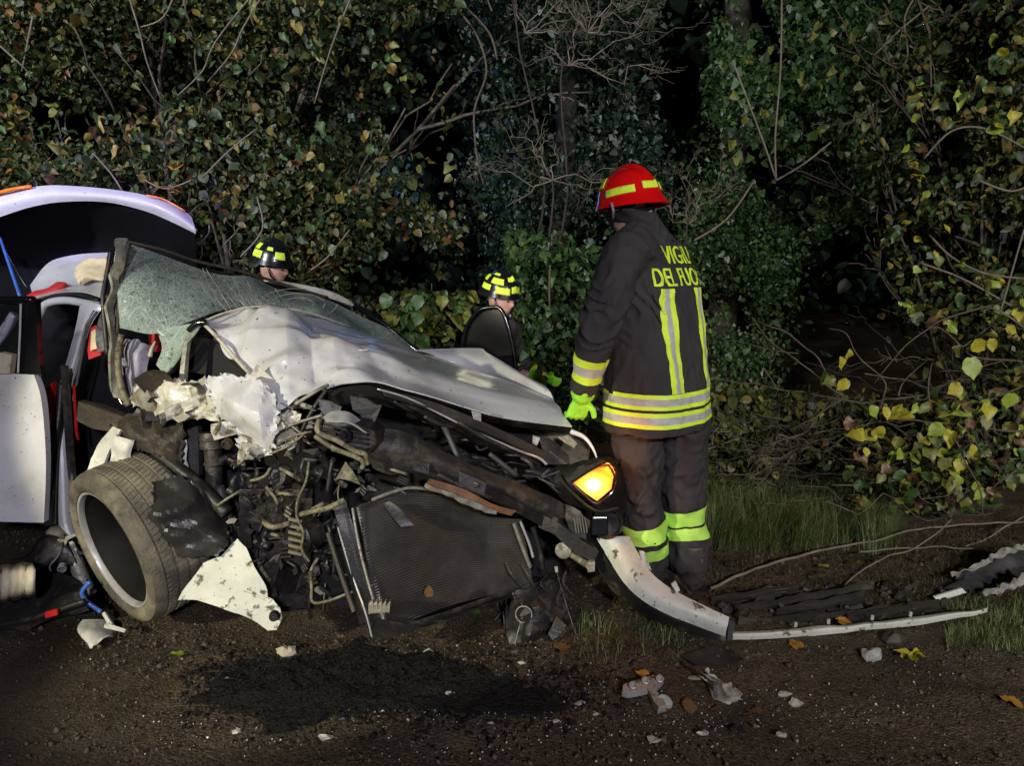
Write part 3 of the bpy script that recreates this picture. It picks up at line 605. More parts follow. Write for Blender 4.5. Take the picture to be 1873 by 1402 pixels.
single_leaves(ab, rs0[:16], .074, ['leafcol_yellow', 'leafcol_yellow', 'leafcol_lime'], .1, .3)
single_leaves(ab, rs0[16:], .068, ['leafcol_lime', 'leafcol_olive', 'leafcol_yellow', 'leafcol_green'], .2, .5)
p = foliage_pts(230, [(1480, 740), (1873, 700), (1873, 900), (1700, 930), (1560, 900)], 3.8, 4.2, 3, -.1, 15); single_leaves(ab, p, .060, ['leafcol_olive', 'leafcol_green', 'leafcol_olive', 'leafcol_green', 'leafcol_lime', 'leafcol_brown'])
# ---- bramble understorey
br = thing('bramble_thicket', (1.9, 5.0, ground_z(1.9, 5.0)), 'low tangled bramble along the bank behind the grass', 'shrub')
p = foliage_pts(9000, [(1280, 700), (1400, 740), (1500, 770), (1873, 740), (2050, 740), (2050, 960), (1700, 970), (1450, 930), (1290, 890)], 4.5, 5.6, 3, -.05, 16); leaves('foliage', br, p, .042, MT['leaf_bramble'])
for k in range(110):
    a = P(random.uniform(1290, 1873), random.uniform(790, 950), random.uniform(4.2, 4.9)); mb = MB()
    limb(mb, a, a + Vector((random.uniform(-.5, .5), random.uniform(-.2, .2), random.uniform(-.12, .35))), .005, .0015, 700 + k, 1, .3, 6, 4, .8); mb.build('cane', MT['twig_dark' if k % 2 else 'twig_pale'], br, True)
tw = thing('twig_tangle', (2.6, 4.3, ground_z(2.6, 4.3)), 'tangle of thin bare twigs hanging over the verge below the yellow leaves', 'shrub')
for k in range(75):
    a = P(random.uniform(1330, 1873), random.uniform(640, 960), random.uniform(3.9, 4.8)); mb = MB(); th = random.gauss(0, .6)
    limb(mb, a, a + Vector((math.cos(th) * random.choice((-1, 1)), random.uniform(-.2, .2), math.sin(th))) * random.uniform(.25, .8), .0035, .001, 1700 + k, 1, .3, 8, 4, .7); mb.build('twig', MT[('twig_dark', 'twig_pale', 'bark_dark')[k % 3]], tw, True)
# ---- low leafy shrub right behind the bonnet, and a far wood
ls = thing('leafy_shrub', (-.55, 5.6, ground_z(-.55, 5.6)), 'low green leafy shrub between the windscreen and the second crew member', 'shrub')
p = foliage_pts(420, [(690, 560), (760, 530), (860, 530), (870, 570), (800, 620), (740, 640), (700, 620)], 5.0, 5.7, 3, -.4, 20); leaves('foliage', ls, p, .075, MT['leaf_bramble'])
p = foliage_pts(70, [(710, 560), (860, 530), (850, 580), (740, 620)], 4.9, 5.1, 3, -.4, 21); single_leaves(ls, p, .085, ['leafcol_green', 'leafcol_olive', 'leafcol_green'])
mb = MB(); limb(mb, (-.55, 5.6, 0), P(780, 560, 5.2), .012, .005, 900, 1, .1); mb.build('stem', MT['twig_dark'], ls, True)
n = 22000; pw = np.stack([RS.uniform(-16, 16, n), RS.uniform(8.6, 12.5, n), RS.uniform(0, 8, n)], 1); pw = pw[nz(pw, 1.0, 31) > -.1]
leaves('distant_wood', None, pw, .17, MT['leaf_ivy'], label='dark mass of woodland far behind the hedge', cat='woodland')
# fallen branches on the verge
for k, (q, r, lb) in enumerate([([(1300, 1075, 3.15), (1400, 1035, 3.35), (1510, 1005, 3.5), (1600, 990, 3.6), (1700, 965, 3.7), (1873, 955, 3.8)], .0075, 'long fallen branch sweeping across the verge to the right edge'),
                          ([(1570, 1010, 3.5), (1640, 1005, 3.5), (1700, 1000, 3.55), (1780, 1005, 3.6)], .005, 'thin fallen twig below the long branch'), ([(1500, 1110, 3.1), (1600, 1030, 3.4), (1680, 1000, 3.5), (1740, 950, 3.6)], .0045, 'slender stick crossing under the long fallen branch'),
                          ([(1873, 945, 3.9), (1820, 975, 3.8), (1760, 1010, 3.7)], .0055, 'short stick slanting down at the right edge')]):
    mb = MB(); pp = [P(*a) for a in q]; pp = [Vector((a.x, a.y, max(a.z, ground_z(a.x, a.y) + r * .8))) for a in spline(pp, 6)]
    mb.tube(pp, [r * (1 - .4 * i / len(pp)) for i in range(len(pp))], 6); mb.crumple(.01, 9, k, False)
    tag(mb.build('fallen_branch', MT['twig_pale'], None, True), lb, 'branch')
# ------------------------------------------------------------------ grass
def grass(name, n, region, L, label, m='grass_blades', lean=.6, dens=None):
    P0 = soil_pts(n, dens, region); out_v = []; out_f = []
    for i, p in enumerate(P0):
        cl = noise.noise(Vector((p[0] * 5, p[1] * 5, 4))) * 4 + noise.noise(Vector((p[0] * 17, p[1] * 17, 9))) * 3
        a0 = cl + random.gauss(0, .6); d = Vector((math.cos(a0), math.sin(a0), 0)); l = L * random.uniform(.3, 1.25) * (1 + .5 * noise.noise(Vector((p[0] * 7, p[1] * 7, 1)))); w = Vector((-d.y, d.x, 0)) * random.uniform(.0009, .0022)
        le = random.uniform(.35, 1.3) * lean; q = Vector(p) + Vector((0, 0, -.004)); el = 1.45 - .5 * le * random.random(); k = len(out_v)
        for j in range(4):
            ww = w * (1 - j * .22); out_v += [q - ww, q + ww]; q = q + (d * math.cos(el) + Z0 * math.sin(el)) * l / 4; el -= .75 * le
            if q.z < .01: el = max(el, .1)
        out_v.append(q); out_f += [(k, k + 1, k + 3, k + 2), (k + 2, k + 3, k + 5, k + 4), (k + 4, k + 5, k + 7, k + 6), (k + 6, k + 7, k + 8)]
    mb = MB(); mb.v = out_v; mb.f = out_f; return tag(mb.build(name, MT[m], None, True), label, 'grass', None, 'stuff')
Z0 = Vector((0, 0, 1))
nzg = lambda u, v: 1 if noise.noise(Vector((u * .012, v * .03, 3))) > -.1 else .15
grass('verge_grass', 8500, (1285, 1640, 880, 1010), .22, 'long green grass on the verge right of the firefighter', dens=nzg)
grass('corner_grass', 2200, (1730, 1950, 1100, 1200), .065, 'green grass tuft at the right edge below the torn panel')
grass('near_grass', 300, (1050, 1250, 1140, 1215), .09, 'sparse grass tuft below the bumper corner')
grass('bank_grass', 4200, (1290, 1900, 960, 1100), .07, 'short sparse dry grass on the brown verge', 'dry_grass', lean=1.4, dens=lambda u, v: .3 + .7 * (noise.noise(Vector((u * .01, v * .02, 8))) > 0))
grass('dry_stalks', 1500, (150, 1100, 1120, 1240), .05, 'flattened bits of dry grass on the soil before the car', 'dry_grass', lean=1.8)
grass('weeds_behind_door', 600, (-50, 130, 960, 1010), .03, 'few short weeds on the gravel under the open door', lean=1.4)
# ------------------------------------------------------------------ THE CAR
car = thing('wrecked_car', (-1.2, 4.2, 0), 'white car with crushed front, raised tailgate and shattered windscreen', 'car')
def sheet(name, rows, m, k=6, lin=False, t=.003, cr_=0, cs=6, seed=1, sharp=True, parent=car, smooth=40, label=None, kv=None, fold=None, torn=0):
    mb = MB(); A = refine(px(rows), k, lin, kv); mb.grid(A, 0)
    if cr_: mb.crumple(cr_, cs, seed, sharp)
    if name == 'bonnet':
        A0 = refine(px(rows), 2)
        for i_ in range(len(A0)):
            for j_ in range(len(A0[0])):
                p = A0[i_][j_]; w = min(max((-.40 - p.x) / .25, 0), 1) + .10; rg = random.Random(i_ * 57 + j_ * 13 + 5)
                A0[i_][j_] = p + Vector((rg.uniform(-.01, .01), -.6 * rg.uniform(-.012, .012), rg.uniform(-.012, .012))) * w
        A = refine(A0, 8, False); mb = MB(); mb.grid(A, 0)
        ff = folds(21, P(500, 640, 2.95), .36, 12, .34, .09); C_ = len(A[0])
        for i_, p in enumerate(mb.v):
            w = min(max((-.36 - p.x) / .25, 0), 1) * min((i_ // C_) / 9, 1, (len(A) - 1 - i_ // C_) / 12 + .25); mb.v[i_] = p + Vector((0, -.4, 1)) * (.006 * noise.noise(p * 3)) + Vector((0, -.5, .8)) * w * ff(p)
    if fold:
        ff = folds(*fold); 
        for i_, p in enumerate(mb.v): mb.v[i_] = p + Vector((.15, -.9, .35)) * ff(p)
    if torn:
        R_, C_ = len(A), len(A[0])
        for i_ in range(R_):
            for j_ in range(C_):
                e = min(i_, j_, R_ - 1 - i_, C_ - 1 - j_)
                if e < 2: mb.v[i_ * C_ + j_] = mb.v[i_ * C_ + j_] + Vector((random.uniform(-1, 1), random.uniform(-.6, .6), random.uniform(-1, 1))) * torn * (1 if e == 0 else .35)
    R, C = len(A), len(A[0]); A2 = [[mb.v[i * C + j] for j in range(C)] for i in range(R)]
    mb2 = MB(); mb2.grid(A2, t); return mb2.build(name, MT[m], parent, smooth, label)
def tub(name, q, r, m, k=5, parent=car, n=8, lin=False, flat=1, label=None):
    mb = MB(); pp = spline([P(*a) for a in q], k, lin); mb.tube(pp, r if not isinstance(r, list) else [r[0] + (r[1] - r[0]) * i / (len(pp) - 1) for i in range(len(pp))], n, True, flat); return mb.build(name, MT[m], parent, True if n > 6 else 40, label)
def slab(name, q, m, depth=.02, parent=car, label=None, smooth=False, bevel=0):
    mb = MB(); pp = [P(*a) for a in q]; mb.poly(pp, Vector((0, depth, 0))); return mb.build(name, MT[m], parent, smooth, label, bevel=bevel)
def folds(seed, c, R, n, slope, wid):
    rg = random.Random(seed); K = []
    for _ in range(n):
        d = Vector((rg.gauss(0, 1), rg.gauss(0, .5), rg.gauss(0, 1))).normalized(); q = Vector(c) + Vector((rg.uniform(-R, R), rg.uniform(-R, R) * .6, rg.uniform(-R, R) * .5)); K.append((d, d.dot(q), (1 if _ % 2 else -1) * slope * rg.uniform(.5, 1.2), wid * rg.uniform(.6, 1.5)))
    return lambda p: sum(a * (w - min(abs(d.dot(p) - o), w)) for d, o, a, w in K)
# bonnet
hood = sheet('bonnet', [
    [(372, 590, 3.0), (428, 570, 3.12), (478, 563, 3.2), (560, 574, 3.35), (640, 600, 3.55), (740, 640, 3.8), (800, 655, 3.85)],
    [(392, 612, 2.92), (446, 596, 2.98), (512, 598, 3.02), (590, 612, 3.12), (700, 640, 3.3), (812, 662, 3.5), (900, 688, 3.5)],
    [(432, 655, 2.82), (486, 640, 2.84), (545, 622, 2.93), (622, 636, 3.0), (740, 660, 3.12), (860, 690, 3.28), (975, 715, 3.35)],
    [(466, 690, 2.75), (520, 668, 2.76), (578, 647, 2.84), (668, 642, 2.94), (780, 684, 3.0), (900, 714, 3.08), (1018, 738, 3.2)],
    [(492, 718, 2.68), (530, 700, 2.7), (590, 682, 2.76), (676, 674, 2.84), (790, 712, 2.9), (912, 740, 2.98), (1028, 756, 3.1)],
    [(505, 760, 2.60), (552, 728, 2.62), (604, 703, 2.66), (690, 700, 2.72), (800, 730, 2.80), (920, 764, 2.9), (1046, 781, 3.0)]],
    'white_paint', 10, False, .004, 0, 5, 3, False, smooth=12)
sheet('bonnet_lip', [[(505, 762, 2.61), (552, 731, 2.63), (604, 706, 2.67), (690, 702, 2.73), (800, 733, 2.81), (920, 767, 2.9), (1046, 783, 3.0)],
                     [(512, 776, 2.68), (556, 742, 2.70), (606, 718, 2.74), (690, 714, 2.8), (800, 746, 2.88), (920, 778, 2.97), (1040, 790, 3.05)]], 'black_plastic', 5, False, .004, parent=hood)
# creases of the folded bonnet: thin dark and pale tubes along the folds
tub('crease', [(470, 566, 3.16), (520, 598, 2.99), (560, 628, 2.88), (582, 648, 2.82)], .0025, 'steel_dark', parent=hood, n=6)
tub('crease', [(582, 648, 2.82), (540, 668, 2.74), (505, 690, 2.69), (475, 700, 2.66)], .003, 'white_paint_crushed', parent=hood, n=6)
tub('crease', [(582, 648, 2.82), (630, 641, 2.88), (672, 641, 2.91)], .003, 'white_paint_crushed', parent=hood, n=6)
tub('folded_edge', [(372, 592, 2.98), (395, 615, 2.9), (430, 655, 2.80), (470, 698, 2.7)], .008, 'white_paint_crushed', parent=hood)
tub('folded_edge', [(372, 588, 2.98), (420, 570, 3.08), (475, 561, 3.18), (560, 571, 3.33), (640, 598, 3.53)], .005, 'white_paint_muddy', parent=hood)
# left wing beyond the bonnet
sheet('wing', [[(760, 640, 3.95), (870, 637, 4.0), (890, 645, 3.9), (950, 680, 3.6), (996, 706, 3.4)], [(800, 656, 3.9), (880, 668, 3.8), (930, 686, 3.6), (975, 705, 3.4), (1010, 725, 3.3)], [(800, 700, 3.9), (880, 720, 3.8), (930, 740, 3.6), (975, 760, 3.4), (1020, 780, 3.3)]], 'white_paint', 5, label='left front wing standing proud of the bonnet')
# windscreen
ws = sheet('windscreen', [
    [(232, 443, 3.16), (300, 462, 3.2), (360, 482, 3.28), (440, 500, 3.42), (530, 528, 3.6), (620, 560, 3.8), (700, 600, 3.98), (760, 640, 4.1)],
    [(226, 490, 3.1), (300, 505, 3.12), (370, 520, 3.18), (450, 535, 3.32), (540, 552, 3.5), (620, 578, 3.72), (700, 612, 3.92), (758, 645, 4.05)],
    [(218, 545, 3.04), (300, 555, 3.04), (375, 556, 3.12), (460, 560, 3.26), (545, 570, 3.44), (630, 592, 3.66), (700, 622, 3.86), (756, 650, 4.0)],
    [(216, 598, 3.0), (290, 603, 2.98), (350, 588, 3.04), (420, 575, 3.14), (500, 585, 3.3), (620, 612, 3.6), (700, 640, 3.8), (754, 660, 3.95)]],
    'cracked_glass', 7, False, .005, .075, 3.2, 8, False)
sheet('glass_flap', [[(290, 604, 2.98), (340, 592, 3.0), (372, 590, 2.98)], [(296, 640, 2.96), (330, 630, 2.96), (352, 612, 2.93)], [(286, 668, 2.94), (304, 680, 2.93), (322, 660, 2.92)]], 'shattered_glass', 6, False, .005, .015, 9, 4, parent=ws)
mbc = MB()
for k in range(34):   # long radiating cracks standing in the glass
    a = (random.uniform(360, 470), random.uniform(525, 585)); 
    q = [(380 + random.uniform(-90, 60), 600 + random.uniform(-25, 5), 3.04)]
for k in range(24):
    u0 = random.uniform(370, 560); tub('crack', [(u0 - random.uniform(-8, 14), 500 + (u0 - 410) * .28 + random.uniform(0, 26), 3.36 + (u0 - 410) * .0014), (u0 + random.uniform(14, 26), 545 + (u0 - 410) * .2, 3.25 + (u0 - 410) * .0014), (u0 + 44, 575 + (u0 - 410) * .1, 3.18 + (u0 - 410) * .0014)], .0012, 'foam_pale', 2, ws, 4)
for r in (22, 38, 56):  # ring crack round the impact
    c = (545, 558); q = [(c[0] + r * 1.3 * math.cos(a), c[1] + r * .5 * math.sin(a) - 2, 3.47 + .0018 * r * math.cos(a)) for a in [i * .5 for i in range(13)]]
    tub('crack', q, .0011, 'foam_pale', 2, ws, 4)
# far roof edge, A pillars
sheet('roof_edge', [[(505, 513, 3.75), (560, 522, 3.85), (610, 535, 3.95), (650, 556, 4.05)], [(515, 520, 3.72), (560, 533, 3.82), (605, 546, 3.92), (645, 560, 4.02)], [(520, 524, 3.78), (565, 538, 3.88), (610, 550, 3.98), (642, 564, 4.06)]], 'white_paint_muddy', 5, label='far roof rail bent down over the windscreen')
tub('far_pillar', [(600, 545, 3.98), (650, 560, 4.05), (700, 592, 4.1), (740, 625, 4.12), (765, 645, 4.12)], .016, 'gloss_black')
tub('glass_trim', [(232, 442, 3.16), (300, 458, 3.2), (360, 478, 3.28), (440, 496, 3.42), (530, 524, 3.6), (600, 545, 3.74)], .007, 'liner_brown', label='muddy torn rubber along the top of the windscreen')
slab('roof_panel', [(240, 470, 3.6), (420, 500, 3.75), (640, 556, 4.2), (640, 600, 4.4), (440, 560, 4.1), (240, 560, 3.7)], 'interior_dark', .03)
# near A pillar: torn upright
sheet('pillar_skin', [[(216, 437, 3.02), (235, 440, 3.04)], [(208, 480, 3.0), (226, 478, 3.03)], [(203, 540, 2.98), (216, 540, 3.01)], [(200, 600, 2.96), (214, 600, 2.99)], [(203, 690, 2.94), (220, 690, 2.96)], [(210, 725, 2.93), (238, 735, 2.94)]], 'steel_pale', 9, False, .012, .04, 8, 2, smooth=20, label='torn near windscreen pillar')
tub('seal', [(202, 458, 3.03), (196, 500, 3.02), (188, 545, 3.02), (192, 600, 3.0), (196, 650, 2.99)], .009, 'black_plastic')
tub('seal', [(215, 445, 3.05), (207, 520, 3.03), (205, 600, 3.0), (208, 700, 2.97), (228, 745, 2.95)], .011, 'gloss_black')
tub('muddy_edge', [(236, 443, 3.05), (226, 490, 3.04), (218, 540, 3.02), (216, 590, 3.0), (215, 610, 2.98)], [.011, .006], 'liner_brown')
tub('muddy_edge', [(222, 612, 2.97), (216, 660, 2.95), (222, 710, 2.93), (236, 742, 2.93)], [.012, .016], 'pale_hose')
tub('blue_reflection', [(198, 505, 3.04), (194, 530, 3.04), (186, 552, 3.04)], .005, 'blue_plastic_and_glint', n=6)  # blue light reflection on the pillar, modelled as a coloured tube
sheet('airbag_flap', [[(192, 560, 3.05), (198, 555, 3.06)], [(180, 590, 3.03), (200, 590, 3.05)], [(175, 620, 3.02), (200, 625, 3.03)], [(180, 645, 3.02), (196, 640, 3.02)]], 'grey_plastic', 5, False, .01, .01, 8, 3)
# body side: roof, frames, sill
sheet('roof', [[(55, 522, 3.9), (90, 480, 4.2), (140, 466, 4.3), (200, 462, 4.2)], [(60, 540, 3.7), (100, 525, 3.8), (150, 517, 3.8), (190, 515, 3.7)], [(66, 548, 3.5), (100, 536, 3.5), (150, 534, 3.45), (186, 545, 3.35)]], 'white_paint', 6)
tub('drip_rail', [(68, 550, 3.48), (100, 541, 3.46), (140, 540, 3.42), (180, 550, 3.33)], .008, 'black_plastic')
tub('door_frame', [(60, 600, 3.45), (72, 575, 3.45), (86, 556, 3.44), (120, 550, 3.4), (160, 556, 3.34), (180, 560, 3.3)], .019, 'white_paint', n=10, label='pale upper frame of the rear door opening')
bp_ = sheet('centre_pillar', [[(146, 560, 3.33), (165, 553, 3.3), (190, 560, 3.28)], [(138, 600, 3.28), (152, 597, 3.24), (168, 594, 3.26)], [(122, 660, 3.22), (134, 660, 3.17), (146, 662, 3.2)], [(104, 720, 3.18), (116, 722, 3.12), (130, 724, 3.15)], [(84, 790, 3.15), (110, 790, 3.08), (130, 795, 3.12)], [(86, 860, 3.12), (112, 870, 3.04), (134, 875, 3.1)], [(92, 950, 3.1), (116, 955, 3.02), (140, 960, 3.08)], [(100, 985, 3.08), (130, 990, 3.02), (160, 1000, 3.06)]], 'white_paint', 5, False, .004, label='curved white centre pillar')
tub('weather_strip', [(178, 570, 3.23), (160, 600, 3.2), (150, 650, 3.14), (136, 720, 3.1), (128, 740, 3.08)], .006, 'grey_seal', parent=bp_)
tub('weather_strip', [(172, 568, 3.24), (155, 600, 3.2), (144, 650, 3.15), (128, 720, 3.1)], .004, 'steel_pale', parent=bp_)
tub('rubber_boot', [(112, 700, 3.08), (108, 760, 3.06), (98, 820, 3.03), (92, 880, 3.0), (88, 960, 2.98)], [.012, .028], 'black_plastic', n=10, label='black rubber door conduit hanging down')
tub('side_strip', [(118, 670, 3.1), (124, 760, 3.05), (130, 850, 3.03), (142, 930, 3.0)], .018, 'steel_dark', n=6)
slab('rear_lamp', [(80, 715, 3.07), (96, 700, 3.07), (94, 745, 3.05), (90, 795, 3.04), (80, 770, 3.06), (76, 740, 3.06)], 'red_plastic', .03, label='red and orange lamp edge beside the door')
slab('amber_lens', [(79, 756, 3.05), (92, 755, 3.04), (89, 785, 3.03), (82, 775, 3.04)], 'orange_lens', .02)
tub('red_cable', [(136, 705, 3.08), (137, 745, 3.06), (140, 790, 3.05), (143, 805, 3.05)], .006, 'red_plastic', n=6)
slab('door_pocket', [(143, 735, 3.0), (185, 745, 2.95), (240, 768, 2.92), (235, 795, 2.92), (170, 785, 2.96), (140, 770, 3.0)], 'liner_brown', .04)
tub('sill', [(95, 970, 3.02), (130, 1010, 2.98), (150, 1060, 2.95), (165, 1090, 2.93)], .03, 'steel_pale', n=8)
slab('floor_pan', [(70, 880, 4.1), (140, 880, 3.3), (400, 900, 3.25), (620, 950, 3.3), (620, 1080, 3.2), (300, 1080, 3.2), (130, 1010, 3.2)], 'cavity_black', .05)
# interior
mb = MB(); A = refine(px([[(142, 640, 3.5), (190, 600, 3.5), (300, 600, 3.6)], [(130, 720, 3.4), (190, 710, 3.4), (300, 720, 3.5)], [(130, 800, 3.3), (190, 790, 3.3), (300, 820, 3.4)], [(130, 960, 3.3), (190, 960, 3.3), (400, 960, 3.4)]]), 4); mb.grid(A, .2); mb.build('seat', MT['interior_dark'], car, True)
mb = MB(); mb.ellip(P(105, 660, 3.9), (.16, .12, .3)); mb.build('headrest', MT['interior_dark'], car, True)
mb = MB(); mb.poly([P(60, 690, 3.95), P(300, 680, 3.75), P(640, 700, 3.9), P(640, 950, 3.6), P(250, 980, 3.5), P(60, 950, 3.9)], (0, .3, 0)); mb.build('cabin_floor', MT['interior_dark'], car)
slab('beige_trim', [(84, 625, 3.85), (110, 615, 3.85), (118, 630, 3.85), (95, 640, 3.85)], 'beige_plastic', .03)  # beige slab of cabin trim
slab('red_jacket', [(166, 600, 3.15), (176, 595, 3.15), (184, 640, 3.12), (184, 650, 3.12), (162, 658, 3.12), (160, 640, 3.13)], 'red_cloth', .05, label='red cloth seen through the front door opening')
slab('seat_stripe', [(167, 607, 3.13), (174, 602, 3.13), (178, 638, 3.11), (165, 642, 3.11)], 'cream_cloth', .01)
slab('red_cushion', [(270, 602, 3.2), (296, 600, 3.2), (292, 625, 3.2), (285, 645, 3.18), (274, 640, 3.18)], 'red_cloth', .08)
tub('curved_handle', [(284, 625, 3.05), (277, 640, 3.03), (275, 652, 3.03)], [.004, .011], 'beige_plastic')
sheet('dashboard_airbag', [[(226, 618, 3.1), (262, 622, 3.05), (278, 650, 3.05)], [(222, 650, 3.08), (250, 652, 3.0), (272, 680, 3.02)], [(225, 690, 3.05), (250, 700, 3.0), (268, 710, 3.02)]], 'lilac_plastic', 5, False, .01, .04, 10, 5)
sheet('dashboard_side', [[(224, 670, 3.04), (250, 676, 3.0), (275, 690, 3.0)], [(228, 705, 3.02), (250, 712, 2.98), (275, 708, 2.99)], [(234, 735, 3.0), (252, 730, 2.97), (270, 722, 2.98)]], 'lilac_plastic', 4, False, .01, .03, 11, 7)
tub('steering_column', [(300, 690, 3.05), (330, 660, 3.0), (345, 625, 2.98)], .02, 'black_plastic')
tub('bent_bar', [(335, 700, 2.9), (338, 660, 2.92), (345, 620, 2.95), (360, 600, 2.97)], [.018, .012], 'steel_pale', n=6)
sheet('inner_panel', [[(335, 618, 3.1), (390, 622, 3.05), (430, 660, 3.0)], [(345, 680, 3.05), (400, 690, 3.0), (470, 700, 2.95)]], 'cavity_black', 4)
tub('hinge_arm', [(345, 605, 2.95), (360, 592, 2.95), (378, 590, 2.95)], .012, 'gloss_black')
# tailgate
tg = sheet('tailgate', [
    [(-60, 372, 4.5), (0, 352, 4.55), (60, 342, 4.6), (110, 339, 4.65), (200, 346, 4.72), (270, 358, 4.78), (320, 376, 4.82), (350, 396, 4.86)],
    [(-60, 392, 4.44), (0, 372, 4.49), (60, 358, 4.54), (110, 353, 4.58), (200, 358, 4.65), (270, 371, 4.7), (320, 392, 4.75), (357, 418, 4.8)],
    [(-60, 420, 4.45), (0, 397, 4.5), (60, 378, 4.55), (120, 369, 4.6), (195, 370, 4.66), (265, 386, 4.72), (318, 408, 4.77), (358, 428, 4.82)]], 'white_paint', 6, False, .02)
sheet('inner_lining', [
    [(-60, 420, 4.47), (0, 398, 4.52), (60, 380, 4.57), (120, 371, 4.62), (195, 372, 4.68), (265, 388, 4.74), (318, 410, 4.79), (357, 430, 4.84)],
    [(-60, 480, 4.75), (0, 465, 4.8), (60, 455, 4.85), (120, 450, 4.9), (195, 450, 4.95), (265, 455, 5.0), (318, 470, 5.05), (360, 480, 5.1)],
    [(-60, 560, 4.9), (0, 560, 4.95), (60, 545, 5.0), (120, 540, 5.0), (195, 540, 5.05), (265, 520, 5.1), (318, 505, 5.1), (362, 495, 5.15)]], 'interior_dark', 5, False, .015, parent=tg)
tub('brake_lamp', [(-20, 358, 4.5), (20, 347, 4.53), (58, 341, 4.58)], .011, 'orange_lens', parent=tg, label='orange lamp strip along the left of the tailgate')
tub('brake_lamp', [(268, 357, 4.74), (300, 365, 4.77), (338, 386, 4.8)], .005, 'orange_lens', parent=tg, label='thin orange strip at the right end of the tailgate')
tub('gas_strut', [(0, 435, 4.35), (18, 487, 4.25), (38, 545, 4.15)], [.007, .011], 'blue_plastic_and_glint', parent=car)
tub('strut_rod', [(0, 440, 4.42), (30, 495, 4.4), (52, 530, 4.38)], .005, 'gloss_black')
# things lying on the roof
mb = MB(); A = refine(px([[(140, 492, 3.75), (160, 478, 3.8), (196, 470, 3.85)], [(135, 505, 3.7), (165, 488, 3.75), (198, 484, 3.78)], [(140, 516, 3.66), (168, 508, 3.68), (192, 506, 3.7)], [(150, 520, 3.68), (170, 518, 3.7), (190, 516, 3.72)]]), 5); mb.grid(A, .03); mb.crumple(.035, 14, 3, False)
tag(mb.build('folded_towel', MT['cream_cloth'], None, True), 'crumpled cream towel on the car roof by the black pillar', 'towel')
mb = MB(); A = refine(px([[(48, 540, 3.72), (80, 526, 3.75), (106, 516, 3.8)], [(47, 546, 3.66), (82, 536, 3.66), (125, 519, 3.72)]]), 6); mb.grid(A, .02); mb.crumple(.02, 14, 5, False)
tag(mb.build('red_strap', MT['red_cloth'], None, True), 'red cloth bag strap lying along the roof edge', 'bag')
# rear door standing open at the left edge
dr = sheet('open_door', [[(-120, 680, 3.0), (0, 683, 2.95), (62, 686, 2.92)], [(-120, 730, 2.98), (0, 730, 2.93), (76, 735, 2.9)], [(-120, 850, 2.98), (0, 850, 2.92), (84, 845, 2.9)], [(-120, 950, 3.0), (0, 955, 2.95), (80, 957, 2.93)]], 'white_paint', 5, False, .03, label='white door panel standing open at the left edge')
tub('window_frame', [(-60, 550, 3.0), (0, 549, 2.98), (62, 549, 2.96)], .016, 'gloss_black', parent=dr)
slab('door_pillar', [(42, 546, 2.96), (66, 548, 2.96), (70, 650, 2.95), (76, 690, 2.94), (36, 690, 2.94), (40, 620, 2.95)], 'gloss_black', .03, parent=dr)
tub('chrome_trim', [(38, 556, 2.94), (36, 620, 2.93), (33, 682, 2.92)], .004, 'chrome', parent=dr, n=6)
slab('door_glass', [(-120, 552, 3.0), (38, 552, 2.98), (34, 682, 2.98), (-120, 682, 3.0)], 'side_glass', .004, parent=dr)
tub('mirror_arm', [(-20, 640, 2.98), (5, 610, 2.99), (28, 575, 3.0)], .022, 'lilac_plastic', parent=dr, label='pale curved trim seen through the door window')
slab('inner_trim', [(-60, 660, 2.95), (0, 645, 2.94), (22, 650, 2.94), (18, 684, 2.93), (-60, 684, 2.94)], 'beige_plastic', .03, parent=dr)
# crushed right wing and strut tower
sheet('crushed_wing', [
    [(245, 715, 2.86), (270, 700, 2.85), (310, 690, 2.84), (350, 695, 2.82), (395, 690, 2.78), (440, 690, 2.74), (490, 715, 2.68)],
    [(238, 735, 2.84), (275, 728, 2.8), (320, 722, 2.77), (365, 720, 2.72), (410, 730, 2.68), (455, 735, 2.66), (510, 750, 2.6)],
    [(250, 745, 2.84), (285, 752, 2.78), (330, 758, 2.74), (375, 765, 2.7), (430, 760, 2.64), (475, 785, 2.6), (515, 785, 2.56)]], 'white_paint_crushed', 8, False, .004, .03, 5, 3, False, smooth=10, fold=(8, P(370, 725, 2.74), .22, 16, .75, .045), torn=.012, label='crumpled remains of the right front wing')
sheet('strut_tower', [[(425, 755, 2.7), (460, 750, 2.66), (505, 755, 2.6), (545, 760, 2.6)], [(435, 800, 2.68), (470, 800, 2.62), (500, 800, 2.58), (540, 795, 2.58)], [(425, 850, 2.68), (450, 845, 2.62), (490, 835, 2.58), (530, 815, 2.6)]], 'white_paint_crushed', 8, False, .004, .02, 5, 9, False, smooth=10, fold=(9, P(480, 795, 2.6), .12, 12, .8, .04), torn=.015)
sheet('torn_sheet', [[(372, 690, 2.66), (410, 684, 2.64), (455, 690, 2.62), (498, 712, 2.60)], [(382, 722, 2.62), (420, 728, 2.57), (462, 735, 2.56), (508, 748, 2.55)], [(392, 755, 2.60), (430, 760, 2.56), (468, 772, 2.52), (505, 785, 2.53)], [(428, 780, 2.60), (446, 795, 2.56), (472, 805, 2.53), (500, 812, 2.54)], [(436, 815, 2.60), (450, 830, 2.58), (468, 838, 2.56), (488, 826, 2.56)]], 'white_paint', 8, False, .004, 0, 8, 6, smooth=10, fold=(5, P(440, 755, 2.58), .12, 9, .5, .05), torn=.012, label='large torn white body sheet hanging below the bonnet corner')
slab('hanging_trim', [(236, 730, 2.83), (262, 700, 2.83), (275, 725, 2.8), (290, 760, 2.8), (262, 750, 2.82)], 'steel_pale', .04)
